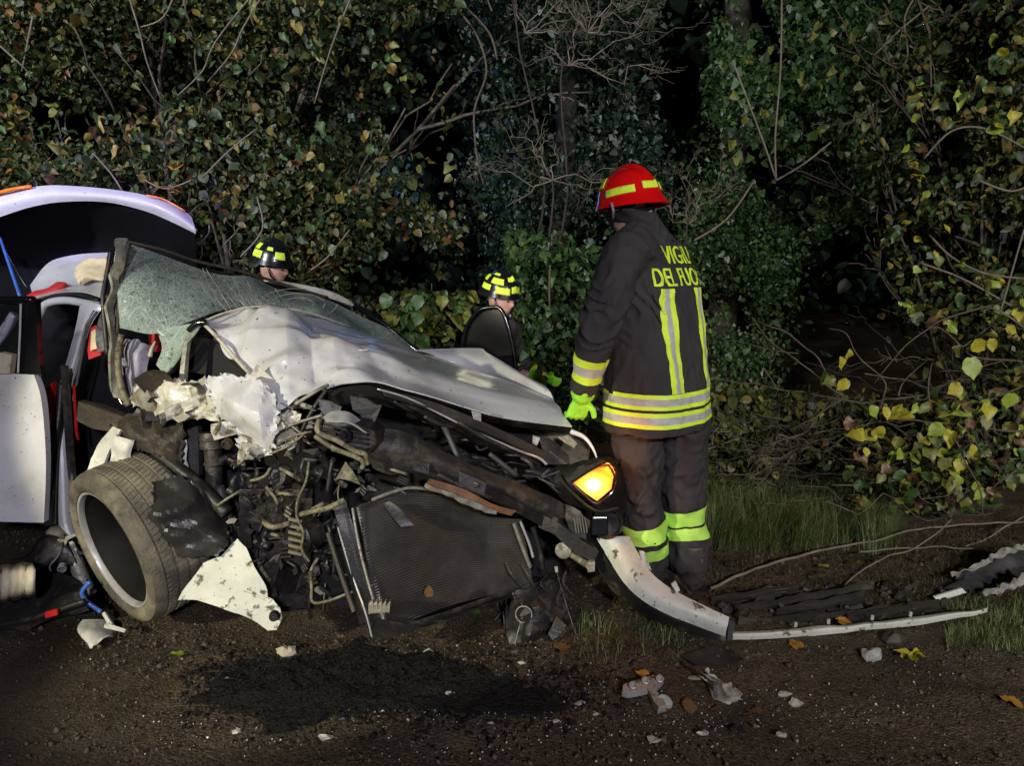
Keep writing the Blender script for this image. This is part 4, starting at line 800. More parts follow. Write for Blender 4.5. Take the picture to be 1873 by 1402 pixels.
sheet('arch_liner', [[(200, 775, 2.86), (240, 762, 2.86), (300, 755, 2.86), (345, 770, 2.84)], [(215, 800, 2.84), (260, 790, 2.82), (300, 795, 2.82), (342, 810, 2.82)], [(240, 822, 2.84), (275, 825, 2.8), (305, 840, 2.8), (340, 862, 2.82)]], 'liner_brown', 8, False, .004, .02, 5, 2, False, smooth=12, fold=(12, P(280, 800, 2.82), .15, 10, .6, .05), torn=.01)
sheet('wing_strip', [[(205, 780, 2.84), (222, 785, 2.82)], [(182, 810, 2.82), (205, 815, 2.8)], [(168, 840, 2.8), (190, 850, 2.79)], [(156, 872, 2.78), (170, 880, 2.77)]], 'white_paint_muddy', 6, False, .012, .012, 12, 6, label='curved white strip of wheel arch above the tyre')
sheet('wing_strip', [[(208, 795, 2.8), (228, 800, 2.78), (246, 806, 2.78)], [(200, 830, 2.78), (222, 835, 2.76), (240, 835, 2.78)], [(202, 862, 2.76), (222, 868, 2.75), (234, 858, 2.77)]], 'white_paint_muddy', 6, False, .006, .03, 12, 8, label='torn white flap dipping onto the tyre')
sheet('pale_bracket', [[(305, 800, 2.84), (342, 805, 2.84)], [(315, 830, 2.82), (343, 840, 2.82)], [(325, 858, 2.82), (344, 870, 2.82)]], 'white_paint_muddy', 4, False, .006, .02, 8, 1)
slab('body_plate', [(342, 778, 2.88), (362, 782, 2.88), (364, 872, 2.86), (342, 866, 2.86)], 'grey_plastic', .04)
mb = MB(); c = P(388, 800, 2.86); d = P(392, 880, 2.84) - c; mb.disc(c, d, [(-.02, .02), (-.02, .05), (0, .055), (.012, .055), (.014, .045), (.03, .05), (.045, .05), (.05, .034), (.2, .032), (.2, .001)], 24); mb.build('shock_absorber', MT['steel_dark'], car, 40)
mb = MB(); mb.disc(P(392, 845, 2.83), d, [(0, .036), (.0, .04), (.012, .04), (.012, .036)], 20); mb.build('clamp_ring', MT['grey_plastic'], car, 40)
tub('control_arm', [(285, 830, 2.8), (330, 860, 2.76), (380, 905, 2.72), (415, 940, 2.7)], [.022, .03], 'black_plastic')
tub('drive_shaft', [(400, 890, 2.8), (415, 940, 2.78), (420, 1000, 2.78)], [.022, .02], 'grey_plastic')
# wheel
wh = bpy.data.objects.new('wheel', None); COL.objects.link(wh); nW = Vector((-.60, -.765, -.20)).normalized(); cW = P(208, 1006, 2.70)
wh.parent = car; wh.location = cW - wloc(car); WL[wh.name] = cW.copy()
mb = MB(); R0 = .318; rim = .245
prof = [(.0, rim), (.012, rim + .004), (.02, rim + .02), (.022, R0 - .035), (.012, R0 - .014), (-.012, R0 - .002)]
for g in range(4): h0 = -.03 - g * .045; prof += [(h0, R0), (h0 - .002, R0 - .008), (h0 - .008, R0 - .008), (h0 - .010, R0)]
prof += [(-.205, R0 - .002), (-.228, R0 - .02), (-.235, R0 - .05), (-.225, rim)]
mb.disc(cW, nW, prof, 96)
ty = mb.build('tyre', MT['rubber'], wh, 35)
mb = MB(); ax = nW; a = ax.orthogonal().normalized(); b = ax.cross(a)
for k in range(90):   # tread sipes as thin blocks
    q = 2 * math.pi * k / 90
    rd = a * math.cos(q) + b * math.sin(q); tg_ = ax.cross(rd)
    for h in (-.052, -.097, -.142, -.188):
        c = cW + rd * (R0 - .001) + ax * h; R = Matrix((tg_, ax, rd)).transposed(); Rz = Matrix.Rotation(.35, 3, 'Z'); mb.box(c, (.014, .032, .007), R @ Rz)
mb.build('tread_blocks', MT['rubber'], wh, kind='stuff')
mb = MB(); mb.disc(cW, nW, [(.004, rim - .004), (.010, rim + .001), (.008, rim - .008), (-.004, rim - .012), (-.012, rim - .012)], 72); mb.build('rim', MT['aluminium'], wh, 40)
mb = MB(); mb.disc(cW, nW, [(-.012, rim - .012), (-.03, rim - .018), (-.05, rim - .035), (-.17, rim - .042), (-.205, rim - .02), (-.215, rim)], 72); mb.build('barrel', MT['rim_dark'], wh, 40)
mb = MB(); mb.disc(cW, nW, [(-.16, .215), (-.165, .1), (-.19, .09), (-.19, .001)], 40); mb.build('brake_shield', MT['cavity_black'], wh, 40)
cq = cW + (a * 0) ; 
mb = MB(); mb.ellip(P(283, 1098, 2.80), (.028, .02, .022)); mb.build('brake_caliper', MT['aluminium'], wh, True)
mb = MB(); mb.ellip(P(281, 1084, 2.78), (.006, .006, .006), n=8, m=6); mb.build('red_cap', MT['red_plastic'], wh, True)
# black liner wrapped over the tyre
sheet('wheel_shield', [[(275, 880, 2.62), (320, 870, 2.66), (370, 900, 2.68), (410, 950, 2.68)], [(280, 920, 2.58), (325, 925, 2.58), (370, 945, 2.60), (415, 975, 2.64)], [(276, 965, 2.58), (320, 975, 2.55), (365, 985, 2.56), (412, 1000, 2.6)], [(278, 1003, 2.60), (315, 1015, 2.58), (350, 1022, 2.58), (395, 1018, 2.6)]], 'dark_gloss', 8, False, .005, .010, 9, 9, False, smooth=12, fold=(31, P(340, 945, 2.6), .12, 9, .45, .045), torn=.008)
# torn wing fragment on the ground
mb = MB(); out = [(432, 985), (452, 1000), (470, 1040), (485, 1080), (492, 1105), (500, 1095), (512, 1110), (515, 1130), (505, 1152), (488, 1152), (470, 1138), (440, 1118), (400, 1105), (365, 1100), (331, 1102), (350, 1070), (372, 1032), (400, 1018), (415, 998)]
pp = [P(u, v, 2.50 + (1152 - v) * .0009) for u, v in out]
c = sum(pp, Vector()) / len(pp); ring = spline(pp + [pp[0]], 4, True); rows = [[c + (q - c) * f for q in ring] for f in [1, .93, .85, .7, .55, .4, .25, .1, .01]]
mb.grid(rows); mb.crumple(.018, 9, 7, False); C = len(ring); A2 = [[mb.v[i * C + j] for j in range(C)] for i in range(9)]; mb = MB(); mb.grid(A2, .005)
frag = mb.build('wing_fragment', MT['bumper_paint'], None, 40); tag(frag, 'torn white wing panel leaning on the ground right of the wheel', 'car debris')
mb = MB(); mb.disc(P(500, 1130, 2.47), (0.1, -1, .2), [(0, .001), (.0, .016), (-.02, .02)], 14); mb.build('bolt_hole', MT['cavity_black'], frag, 40)
# engine bay: added black box blocking light and background; loose mechanics
mb = MB(); mb.poly([P(*q) for q in [(560, 720, 3.0), (700, 715, 3.05), (850, 750, 3.1), (1000, 790, 3.2), (1080, 850, 3.25), (1080, 985, 3.25), (980, 1070, 3.2), (700, 1150, 3.1), (560, 1120, 3.0), (440, 1080, 3.0), (380, 1000, 3.0), (370, 850, 3.0), (440, 760, 3.0)]], (0, .35, 0)); mb.build('bay_light_blocker', MT['cavity_black'], car)
def blocks(name, u, v, Y, w, h, d, m, rot=0, n=1, bevel=.004, parent=car):
    mb = MB(); R = Matrix.Rotation(rot, 3, 'Y') @ Matrix.Rotation(random.uniform(-.9, .9), 3, 'Z'); c = P(u, v, Y)
    if bevel: mb.box(c, (w, d, h), R, random.uniform(.8, 1)); return mb.build(name, MT[m], parent, False, bevel=bevel)
    k = random.random()
    if k < .4:   # bent strap with a fold
        o1 = R @ Vector((-w * .6, 0, -h * .3)); o2 = R @ Vector((0, -d * .3, h * .1)); o3 = R @ Vector((w * .6, d * .5, -h * .2)); up = R @ Vector((random.uniform(-.3, .3) * w, 0, h * .6)); mb.grid([[c + o1, c + o2, c + o3], [c + o1 * .7 + up, c + o2 + up * 1.3, c + o3 * .8 + up * .6]], .003)
    elif k < .65:
        ax = R @ Vector((random.random() - .5, -1, random.random() - .5)); rr = min(w, h) * .5; mb.disc(c, ax, [(-d, .001), (-d, rr), (0, rr * 1.05), (.002, rr * .7), (-.006, rr * .6), (-.006, .001)], 12)
    elif k < .85:
        q = [c + R @ Vector((math.cos(a) * w * random.uniform(.35, .75), 0, math.sin(a) * h * random.uniform(.35, .75))) for a in [0, .9, 1.8, 2.9, 3.8, 5.1]]; mb.poly(q, R @ Vector((0, d * .4, 0)))
    else:
        for t in range(3): mb.box(c + R @ Vector((0, 0, (t - 1) * h * .36)), (w, d * .6, h * .18), R)
    return mb.build(name, MT[m], parent, 35)
eb = blocks('engine_block', 500, 980, 2.95, .3, .5, .3, 'steel_dark', .1)
al = MB(); c = P(545, 985, 2.66); al.disc(c, (-.5, -.85, 0), [(-.09, .001), (-.09, .05), (-.08, .062), (0, .065), (.012, .055), (.014, .02), (.03, .018), (.03, .001)], 28); alt = al.build('alternator', MT['steel_dark'], car, 40)
for k in range(6):
    mb = MB(); q = P(540, 952 + k * 12, 2.60); mb.box(q, (.05, .008, .011), Matrix.Rotation(.25, 3, 'Y')); mb.build('vent_slot', MT['pale_hose'], alt)
pu = MB(); pu.disc(P(505, 870, 2.72), (-.3, -.9, .2), [(-.06, .001), (-.06, .04), (0, .042), (0, .03), (-.008, .028), (-.008, .012), (.01, .01), (.01, .001)], 24); pu.build('pulley', MT['grey_plastic'], car, 40)
for k in range(5):
    blocks('engine_part', random.uniform(440, 560), random.uniform(860, 1080), random.uniform(2.7, 2.85), random.uniform(.04, .1), random.uniform(.04, .12), .07, random.choice(['steel_dark', 'grey_plastic', 'black_plastic']), random.uniform(-.5, .5))
for k in range(60):
    u = random.uniform(420, 620); v = random.uniform(850, 1090); Y = random.uniform(2.62, 2.8); L = random.uniform(15, 55); an = random.uniform(0, 6.3)
    tub('hose' if k % 2 else 'pipe', [(u, v, Y), (u + L * .5 * math.cos(an) + random.uniform(-8, 8), v + L * .5 * math.sin(an), Y - .02), (u + L * math.cos(an), v + L * math.sin(an), Y)], random.uniform(.002, .009), random.choice(['black_plastic', 'steel_dark', 'grey_plastic', 'grey_plastic', 'black_plastic', 'liner_brown', 'pale_hose', 'black_plastic']), 4)
for k in range(110):
    u = random.uniform(395, 640); v = random.uniform(780, 1100); blocks('bracket', u, v, random.uniform(2.6, 2.85), random.uniform(.012, .045), random.uniform(.012, .05), random.uniform(.008, .03), random.choice(['steel_dark', 'grey_plastic', 'black_plastic', 'steel_dark', 'dark_plastic_muddy', 'liner_brown', 'steel_pale']), random.uniform(-1, 1), bevel=0)
for q, r, m in [([(565, 845, 2.55), (560, 880, 2.54), (545, 915, 2.53), (543, 945, 2.53), (555, 975, 2.53), (552, 1005, 2.54), (566, 1028, 2.55)], .0075, 'pale_hose'),
                ([(550, 942, 2.52), (575, 935, 2.5), (600, 930, 2.5), (630, 915, 2.52)], .015, 'pale_hose'), ([(568, 1045, 2.55), (570, 1075, 2.53), (572, 1102, 2.52), (600, 1100, 2.5), (640, 1085, 2.5), (690, 1068, 2.52)], .008, 'pale_hose'),
                ([(482, 955, 2.6), (500, 965, 2.58), (530, 958, 2.6)], .016, 'pale_hose'), ([(458, 880, 2.7), (475, 876, 2.68), (488, 868, 2.68), (495, 855, 2.7)], .009, 'pale_hose'),
                ([(600, 900, 2.55), (603, 870, 2.55), (608, 845, 2.56)], .012, 'black_plastic'), ([(622, 880, 2.54), (618, 905, 2.53), (622, 925, 2.53)], .0035, 'pale_hose'), ([(440, 690, 2.68), (470, 735, 2.6), (520, 770, 2.56), (560, 800, 2.55)], .006, 'steel_pale'),
                ([(415, 840, 2.66), (440, 845, 2.62), (480, 835, 2.58), (530, 815, 2.56), (560, 790, 2.54)], .007, 'pale_hose'), ([(540, 740, 2.58), (580, 715, 2.6), (600, 705, 2.64)], .010, 'steel_pale'), ([(598, 712, 2.6), (575, 745, 2.57), (552, 790, 2.56), (545, 830, 2.58)], .012, 'black_plastic'),
                ([(506, 790, 2.56), (540, 775, 2.55), (590, 760, 2.56)], .008, 'steel_pale'), ([(500, 820, 2.56), (530, 800, 2.54), (570, 790, 2.54)], .006, 'pale_hose'), ([(405, 770, 2.7), (400, 780, 2.66), (392, 795, 2.65)], .012, 'pale_hose')]:
    tub('hose' if r > .007 else 'cable', q, r * .68, m, 6)
for k in range(26):   # bent plates torn out of the wing
    t = random.random(); u = 245 + 290 * t; v = 722 + 30 * t + random.uniform(-32, 40); Y = 2.84 - .22 * t + random.uniform(-.03, .03); c = P(u, v, Y); w = random.uniform(.03, .11); h = random.uniform(.014, .05)
    R = Matrix.Rotation(random.uniform(-.5, 1.0), 3, 'Y') @ Matrix.Rotation(random.uniform(-.8, .8), 3, 'Z') @ Matrix.Rotation(random.uniform(-.8, .8), 3, 'X'); mb = MB()
    A = [[c + R @ Vector((x * w * random.uniform(.85, 1.1), random.uniform(-.007, .007) + .02 * math.cos(x * 2), z * h * random.uniform(.8, 1.15))) for x in (-1, -.3, .3, 1)] for z in (-1, 0, 1)]; mb.grid(A, .0025)
    mb.build('bent_plate', MT[random.choice(['white_paint_crushed', 'white_paint_muddy', 'steel_pale', 'liner_brown', 'white_paint_crushed', 'grey_plastic', 'white_paint_crushed'])], car)
for k in range(40):   # shredded bright metal by the strut tower
    u = random.uniform(430, 590); v = random.uniform(735, 840) ; 
    q = [P(u + random.uniform(-16, 16), v + random.uniform(-10, 10), 2.56 + random.uniform(-.02, .06)) for _ in range(4)]; mb = MB(); mb.poly([q[0], q[1], q[2]], (0, .008, 0)); mb.build('metal_shard', MT[random.choice(['white_paint_crushed', 'pale_hose', 'steel_pale'])], car)
# crash beam, right headlamp socket, slam panel, chrome strip
beam = sheet('bumper_beam', [[(668, 798, 2.60), (700, 788, 2.62), (760, 800, 2.66), (850, 845, 2.74), (950, 885, 2.84), (1020, 915, 2.92), (1060, 945, 2.96)], [(672, 830, 2.57), (710, 825, 2.58), (770, 832, 2.62), (855, 868, 2.7), (950, 905, 2.8), (1020, 935, 2.9), (1065, 965, 2.94)], [(680, 855, 2.60), (715, 868, 2.62), (775, 868, 2.66), (860, 892, 2.74), (950, 925, 2.84), (1020, 955, 2.92), (1062, 985, 2.97)]], 'dark_plastic_muddy', 6, False, .03, .012, 7, 5, False, smooth=50)
slab('label_plate', [(757, 842, 2.60), (786, 848, 2.63), (783, 868, 2.62), (755, 860, 2.60)], 'grey_plastic', .004, parent=beam)
for a_, b_ in (((762, 850), (772, 862)), ((774, 853), (780, 865))):
    tub('letter_stroke', [(a_[0], a_[1], 2.595), ((a_[0] + b_[0]) / 2 + 3, (a_[1] + b_[1]) / 2 - 2, 2.598), (b_[0], b_[1], 2.60)], .001, 'cavity_black', 3, beam, 4)
sheet('lower_rail', [[(800, 862, 2.66), (850, 872, 2.7), (920, 905, 2.76), (985, 940, 2.84), (1040, 975, 2.92)], [(798, 884, 2.66), (850, 895, 2.7), (918, 925, 2.76), (980, 958, 2.84), (1035, 990, 2.92)]], 'black_plastic', 5, False, .04)
sheet('rust_strip', [[(786, 876, 2.62), (850, 896, 2.66), (900, 922, 2.70), (945, 935, 2.76)], [(780, 884, 2.60), (845, 910, 2.65), (895, 933, 2.69), (935, 944, 2.74)]], 'rust_strip', 4, False, .006)
sheet('pale_strip', [[(778, 884, 2.6), (830, 904, 2.63), (865, 918, 2.66), (910, 936, 2.7)], [(776, 892, 2.6), (828, 912, 2.63), (862, 928, 2.66), (905, 944, 2.7)]], 'steel_pale', 5, True, .004, .01, 20, 3)
bx_ = slab('sensor_bracket', [(840, 862, 2.66), (890, 884, 2.68), (886, 908, 2.68), (838, 888, 2.66)], 'grey_plastic', .02, bevel=.002)
mb = MB(); mb.disc(P(870, 888, 2.665), (-.2, -1, .1), [(0, .001), (.002, .006), (.0, .011), (-.005, .012)], 16); mb.build('bolt', MT['steel_dark'], bx_, 40)
tub('damper', [(800, 868, 2.65), (850, 892, 2.67), (900, 912, 2.72)], .009, 'steel_dark')
hl = MB(); pp = [P(*q) for q in [(590, 772, 2.5), (600, 765, 2.5), (650, 775, 2.5), (685, 790, 2.53), (690, 815, 2.53), (678, 830, 2.53), (650, 828, 2.51), (590, 800, 2.49), (585, 790, 2.49)]]; hl.poly(pp, (0.02, .10, 0)); h1 = hl.build('headlamp_housing', MT['black_plastic'], car, bevel=.006)
for k in range(4): tub('rib', [(592, 776 + k * 7, 2.487), (630, 786 + k * 9, 2.487), (676, 796 + k * 9, 2.515)], .0035, 'black_plastic', 4, h1)
mb = MB(); mb.disc(P(628, 797, 2.485), (-.2, -1, .1), [(-.02, .03), (0, .03), (.004, .026), (-.003, .022), (-.003, .015), (.006, .013), (.006, .001)], 24); mb.build('cap', MT['gloss_black'], h1, 40)
tub('housing_rim', [(585, 768, 2.5), (582, 790, 2.48), (620, 808, 2.48), (650, 826, 2.5), (668, 832, 2.51), (672, 850, 2.52)], .010, 'pale_hose', 5, h1)
tub('housing_rim', [(576, 798, 2.5), (610, 820, 2.49), (650, 836, 2.5), (664, 846, 2.51), (662, 858, 2.51)], .009, 'pale_hose', 5, h1)
sheet('heat_shield', [[(590, 762, 2.52), (610, 752, 2.54), (640, 756, 2.54), (668, 775, 2.55)], [(596, 772, 2.49), (615, 770, 2.48), (642, 774, 2.49), (672, 792, 2.52)]], 'aluminium', 6, False, .006, .008, 14, 2)
slab('mounting_flap', [(582, 730, 2.56), (606, 735, 2.56), (625, 745, 2.56), (618, 765, 2.55), (600, 770, 2.54), (585, 748, 2.55)], 'grey_plastic', .012)
slab('mounting_flap', [(640, 725, 2.58), (670, 730, 2.59), (695, 745, 2.6), (680, 760, 2.6), (672, 790, 2.59), (660, 760, 2.59), (645, 750, 2.58)], 'grey_plastic', .015)
slab('mounting_flap', [(676, 740, 2.6), (698, 742, 2.6), (694, 752, 2.6), (684, 776, 2.6), (676, 760, 2.6)], 'grey_plastic', .01)
sheet('slam_panel', [[(600, 712, 2.66), (660, 705, 2.70), (720, 716, 2.74), (800, 750, 2.8), (900, 795, 2.88), (990, 835, 2.98)], [(605, 724, 2.64), (660, 722, 2.66), (720, 735, 2.72), (800, 768, 2.78), (900, 812, 2.86), (985, 850, 2.96)]], 'black_plastic', 6, False, .05, .015, 8, 2)
sheet('grille_strip', [[(700, 712, 2.68), (780, 732, 2.74), (860, 762, 2.80), (940, 798, 2.88), (1000, 828, 2.95)], [(705, 722, 2.66), (780, 745, 2.72), (860, 778, 2.78), (938, 814, 2.86), (996, 842, 2.93)]], 'fin_metal', 6, False, .01)
tub('chrome_strip', [(690, 712, 2.66), (745, 728, 2.7), (800, 755, 2.74), (880, 795, 2.80), (950, 825, 2.87), (985, 838, 2.92), (1000, 850, 2.93)], [.003, .006], 'chrome', 6)
for q in [((720, 735), (770, 756)), ((776, 762), (830, 782)), ((838, 772), (930, 822))]:
    tub('inner_strip', [(q[0][0], q[0][1], 2.72), ((q[0][0] + q[1][0]) / 2, (q[0][1] + q[1][1]) / 2 + 3, 2.75), (q[1][0], q[1][1], 2.8)], .008, 'steel_dark', 4)
tub('support_rod', [(812, 780, 2.78), (825, 808, 2.76), (838, 838, 2.74)], .012, 'grey_plastic', 4)
tub('support_rod', [(895, 830, 2.82), (920, 850, 2.82), (945, 870, 2.83)], .010, 'grey_plastic', 4)
slab('washer_cap', [(862, 752, 2.78), (880, 756, 2.8), (880, 772, 2.8), (866, 768, 2.78)], 'aluminium', .02, bevel=.003)
slab('washer_cap', [(975, 798, 2.95), (988, 802, 2.95), (982, 816, 2.95), (974, 812, 2.95)], 'aluminium', .02)
for k in range(30):   # clutter behind the beam
    u = random.uniform(700, 1010); v = 745 + (u - 700) * .3 + random.uniform(0, 55); 
    tub('cable', [(u, v, 2.9), (u + random.uniform(-20, 30), v + random.uniform(-8, 20), 2.88), (u + random.uniform(20, 60), v + random.uniform(0, 26), 2.92)], random.uniform(.003, .009), random.choice(['black_plastic', 'steel_dark', 'grey_plastic']), 4)
for k in range(26):
    u = random.uniform(600, 760); v = random.uniform(845, 905); blocks('bracket', u, v, random.uniform(2.6, 2.75), random.uniform(.015, .06), random.uniform(.012, .03), .02, random.choice(['black_plastic', 'dark_plastic_muddy', 'steel_dark', 'grey_plastic']), random.uniform(-.8, .8), bevel=0)
slab('plastic_wing', [(612, 880, 2.54), (632, 845, 2.54), (645, 862, 2.54), (660, 888, 2.55), (640, 880, 2.54), (622, 876, 2.54)], 'pale_hose', .006)
tub('yellow_link', [(700, 855, 2.62), (725, 862, 2.6), (745, 868, 2.6)], .006, 'pale_hose', 4)
# radiator
tl = P(655, 925, 2.66); tr = P(965, 955, 2.98); bl = P(694, 1165, 2.46); br_ = P(972, 1068, 2.93)
def radp(s, t, off=0):
    top = P(655 + 300 * s, 925 - 36 * math.sin(math.pi * min(s * 1.25, 1)) * 1.0 + 28 * s, 2.62 + .32 * s)
    bot = P(694 + 278 * s, 1165 - 95 * s - 10 * math.sin(math.pi * s), 2.46 + .45 * s)
    p = top.lerp(bot, t); n = Vector((.35, -.93, .0)); return p + n * (off + .012 * math.sin(5 * s + 3 * t))
mb = MB(); mb.grid([[radp(i / 30, j / 14) for i in range(31)] for j in range(15)], .05); rad = mb.build('radiator', MT['fin_metal'], car, True)
mb = MB()
for j in range(46):
    t = (j + .5) / 46; w = .010 * math.sin(j * .7); ph = random.random() * 6
    pts = [radp(i / 26, min(max(t + (.012 * math.sin(i * .55 + 2.2) if t < .35 else 0) + w * .12, 0), 1), .004) for i in range(27)]
    mb.grid([[p + Vector((0, 0, 0)) for p in pts], [p + Vector((.0015, -.007, .0012)) for p in pts], [p + Vector((.0015, -.007, .0045)) for p in pts], [p + Vector((0, 0, .0055)) for p in pts]])
mb.build('cooling_fins', MT['fin_bright'], rad, kind='stuff')
tub('tank_edge', [(655, 928, 2.62), (672, 1000, 2.58), (690, 1080, 2.52), (704, 1150, 2.46)], .010, 'steel_pale', 6, rad, 6)
tub('top_rail', [(680, 915, 2.62), (720, 900, 2.66), (760, 893, 2.7), (830, 905, 2.75)], .006, 'steel_pale', 5, rad, 6)
tub('bottom_rail', [(700, 1160, 2.44), (780, 1135, 2.55), (860, 1108, 2.68), (930, 1082, 2.82), (972, 1064, 2.9)], .010, 'steel_dark', 5, rad, 6)
tub('bottom_rail', [(690, 1170, 2.43), (780, 1145, 2.55), (860, 1118, 2.68), (930, 1090, 2.82), (975, 1072, 2.9)], .006, 'dark_plastic_muddy', 5, rad, 6)
tub('side_rail', [(940, 958, 2.86), (955, 1000, 2.86), (970, 1038, 2.87)], .0085, 'steel_pale', 4, rad, 6)
tub('side_rail', [(952, 955, 2.87), (968, 995, 2.88), (975, 1020, 2.88)], .0055, 'chrome', 4, rad, 6)
tub('side_rail', [(975, 965, 2.9), (988, 1010, 2.9), (992, 1040, 2.9)], .012, 'black_plastic', 4, rad, 6)
sheet('side_tank', [[(608, 925, 2.58), (632, 915, 2.58)], [(625, 980, 2.54), (650, 975, 2.56)], [(645, 1060, 2.48), (672, 1050, 2.51)], [(668, 1140, 2.42), (696, 1130, 2.46)]], 'black_plastic', 5, False, .05)
for k in range(26):
    t = k / 26; mb = MB(); c = P(632 + 40 * t, 935 + 175 * t, 2.555 - .075 * t); mb.box(c, (.010, .006, .009), Matrix.Rotation(-.2, 3, 'Y')); mb.build('tank_rib', MT['grey_plastic'], car)
tub('tank_strip', [(645, 930, 2.56), (655, 990, 2.53), (672, 1060, 2.49), (690, 1120, 2.45)], .0055, 'steel_pale', 5, n=6)
tub('tank_strip', [(618, 965, 2.54), (640, 1040, 2.5), (668, 1120, 2.43), (680, 1165, 2.41)], .0035, 'chrome', 5, n=6)
tub('tank_strip', [(600, 975, 2.56), (622, 1045, 2.52), (648, 1120, 2.46)], .010, 'liner_brown', 5, n=6)
for k in range(5):
    slab('broken_clip', [(674 + k * 8, 1105 + k * 1, 2.44), (682 + k * 8, 1100, 2.44), (684 + k * 7, 1122, 2.43), (674 + k * 7, 1124 - k, 2.43)], 'steel_pale', .02)
slab('undertray', [(655, 1125, 2.44), (690, 1172, 2.40), (780, 1148, 2.5), (960, 1085, 2.85), (1000, 1060, 2.95), (960, 1064, 2.98), (780, 1120, 2.7), (700, 1135, 2.55)], 'black_plastic', .03)
sheet('torn_liner', [[(700, 925, 2.6), (715, 918, 2.6)], [(718, 945, 2.57), (742, 940, 2.58)], [(735, 965, 2.55), (758, 960, 2.56)]], 'black_plastic', 4, False, .005, .015, 10, 2)
tub('pipe', [(600, 960, 2.6), (612, 1010, 2.57), (610, 1050, 2.56)], .007, 'black_plastic', 4)
# things dangling below
for k in range(36):
    u = random.uniform(910, 1060); v = random.uniform(1030, 1150); Y = random.uniform(2.75, 2.98); tub('cable', [(u, v, Y), (u + random.uniform(-14, 14), v + 20, Y - .03), (u + random.uniform(-30, 30), v + random.uniform(30, 60), Y - .02)], random.uniform(.0015, .005), random.choice(['black_plastic', 'steel_dark', 'grey_plastic', 'dark_plastic_muddy']), 4, n=5)
sheet('hanging_duct', [[(935, 1085, 2.84), (990, 1058, 2.88), (1045, 1080, 2.84)], [(925, 1140, 2.74), (975, 1110, 2.74), (1035, 1115, 2.78)], [(940, 1195, 2.66), (965, 1170, 2.66), (1005, 1145, 2.72)]], 'black_plastic', 6, True, .01, .05, 14, 3, smooth=25)
slab('duct_face', [(1003, 1160, 2.68), (1018, 1128, 2.72), (1036, 1145, 2.71), (1022, 1165, 2.68), (1010, 1172, 2.67)], 'steel_dark', .01)
mb = MB(); mb.disc(P(958, 1125, 2.72), (-.2, -1, .2), [(0, .03), (.003, .033), (0, .036), (-.003, .033), (0, .03)], 20); mb.build('wire_loop', MT['steel_pale'], car, True)
tub('wire', [(952, 1140, 2.7), (945, 1165, 2.68), (940, 1190, 2.66)], .002, 'steel_pale', 4, n=5)
tub('cable', [(1017, 1040, 2.8), (1028, 1080, 2.78), (1040, 1120, 2.75), (1055, 1165, 2.68)], .0025, 'grey_plastic', 4, n=5)
slab('white_tag', [(1014, 1038, 2.79), (1020, 1037, 2.79), (1021, 1047, 2.79), (1016, 1048, 2.79)], 'foam_pale', .004)
# left front corner: lit indicator, fog lamp, brackets
hb = sheet('headlamp', [[(990, 868, 2.95), (1035, 852, 2.93), (1085, 838, 2.92), (1118, 838, 2.95), (1138, 860, 3.0)], [(1000, 885, 2.92), (1042, 868, 2.88), (1090, 848, 2.86), (1124, 860, 2.88), (1146, 895, 2.98)], [(1018, 905, 2.91), (1052, 902, 2.86), (1090, 915, 2.85), (1125, 905, 2.88), (1146, 925, 2.98)], [(1042, 925, 2.92), (1070, 932, 2.88), (1095, 940, 2.87), (1125, 936, 2.9), (1142, 955, 2.98)]], 'lamp_black', 5, False, .05, .02, 9, 3, smooth=25, label='left headlamp with its indicator lit')
mb = MB(); mb.poly([P(*q) for q in [(1049, 884, 2.835), (1095, 857, 2.82), (1112, 855, 2.83), (1122, 872, 2.84), (1118, 895, 2.84), (1092, 917, 2.82), (1072, 903, 2.82)]], (0, .012, 0)); mb.build('indicator', MT['indicator_lit'], hb, label='glowing orange indicator lens')
tub('lens_rim', [(1045, 884, 2.83), (1095, 853, 2.81), (1116, 848, 2.82), (1128, 872, 2.835), (1122, 898, 2.835), (1092, 922, 2.81), (1068, 906, 2.815), (1045, 884, 2.83)], .004, 'gloss_black', 3, hb, 6)
tub('lamp_trim', [(1018, 868, 2.87), (1050, 905, 2.84), (1090, 935, 2.82), (1130, 930, 2.86)], .006, 'black_plastic', 5, hb, 6)
tub('lamp_trim', [(1112, 846, 2.83), (1122, 858, 2.83), (1128, 875, 2.84), (1126, 885, 2.84)], .002, 'chrome', 4, hb, 6)
lamp('indicator_glow', 'POINT', P(1124, 858, 2.83), 2.3, (1, .33, .03), shadow_soft_size=.03)
fl = MB(); fl.disc(P(1112, 960, 2.88), (.1, -1, 0), [(-.09, .001), (-.09, .05), (0, .065), (.006, .062), (-.01, .05), (-.02, .001)], 28); fg = fl.build('fog_lamp', MT['black_plastic'], car, 40)
mb = MB(); mb.box(P(1097, 962, 2.83), (.07, .02, .08), None, .9); mb.build('lamp_insert', MT['gloss_black'], fg, bevel=.006)
tub('wing_edge', [(1044, 790, 3.02), (1068, 800, 3.0), (1084, 820, 2.97), (1092, 840, 2.95)], [.012, .003], 'white_paint', 5)
slab('latch', [(1020, 800, 2.98), (1040, 797, 2.98), (1056, 812, 2.96), (1050, 820, 2.96), (1035, 812, 2.97)], 'steel_pale', .02)
slab('corner_liner', [(985, 800, 3.1), (1040, 795, 3.08), (1080, 815, 3.05), (1075, 850, 3.05), (1000, 850, 3.08)], 'liner_brown', .05)
sheet('corner_bracket', [[(1032, 925, 2.86), (1060, 935, 2.84), (1078, 950, 2.84)], [(1036, 950, 2.85), (1058, 960, 2.82), (1076, 970, 2.83)], [(1045, 975, 2.86), (1060, 985, 2.83), (1072, 988, 2.84)]], 'grey_plastic', 4, True, .01, .02, 14, 2)
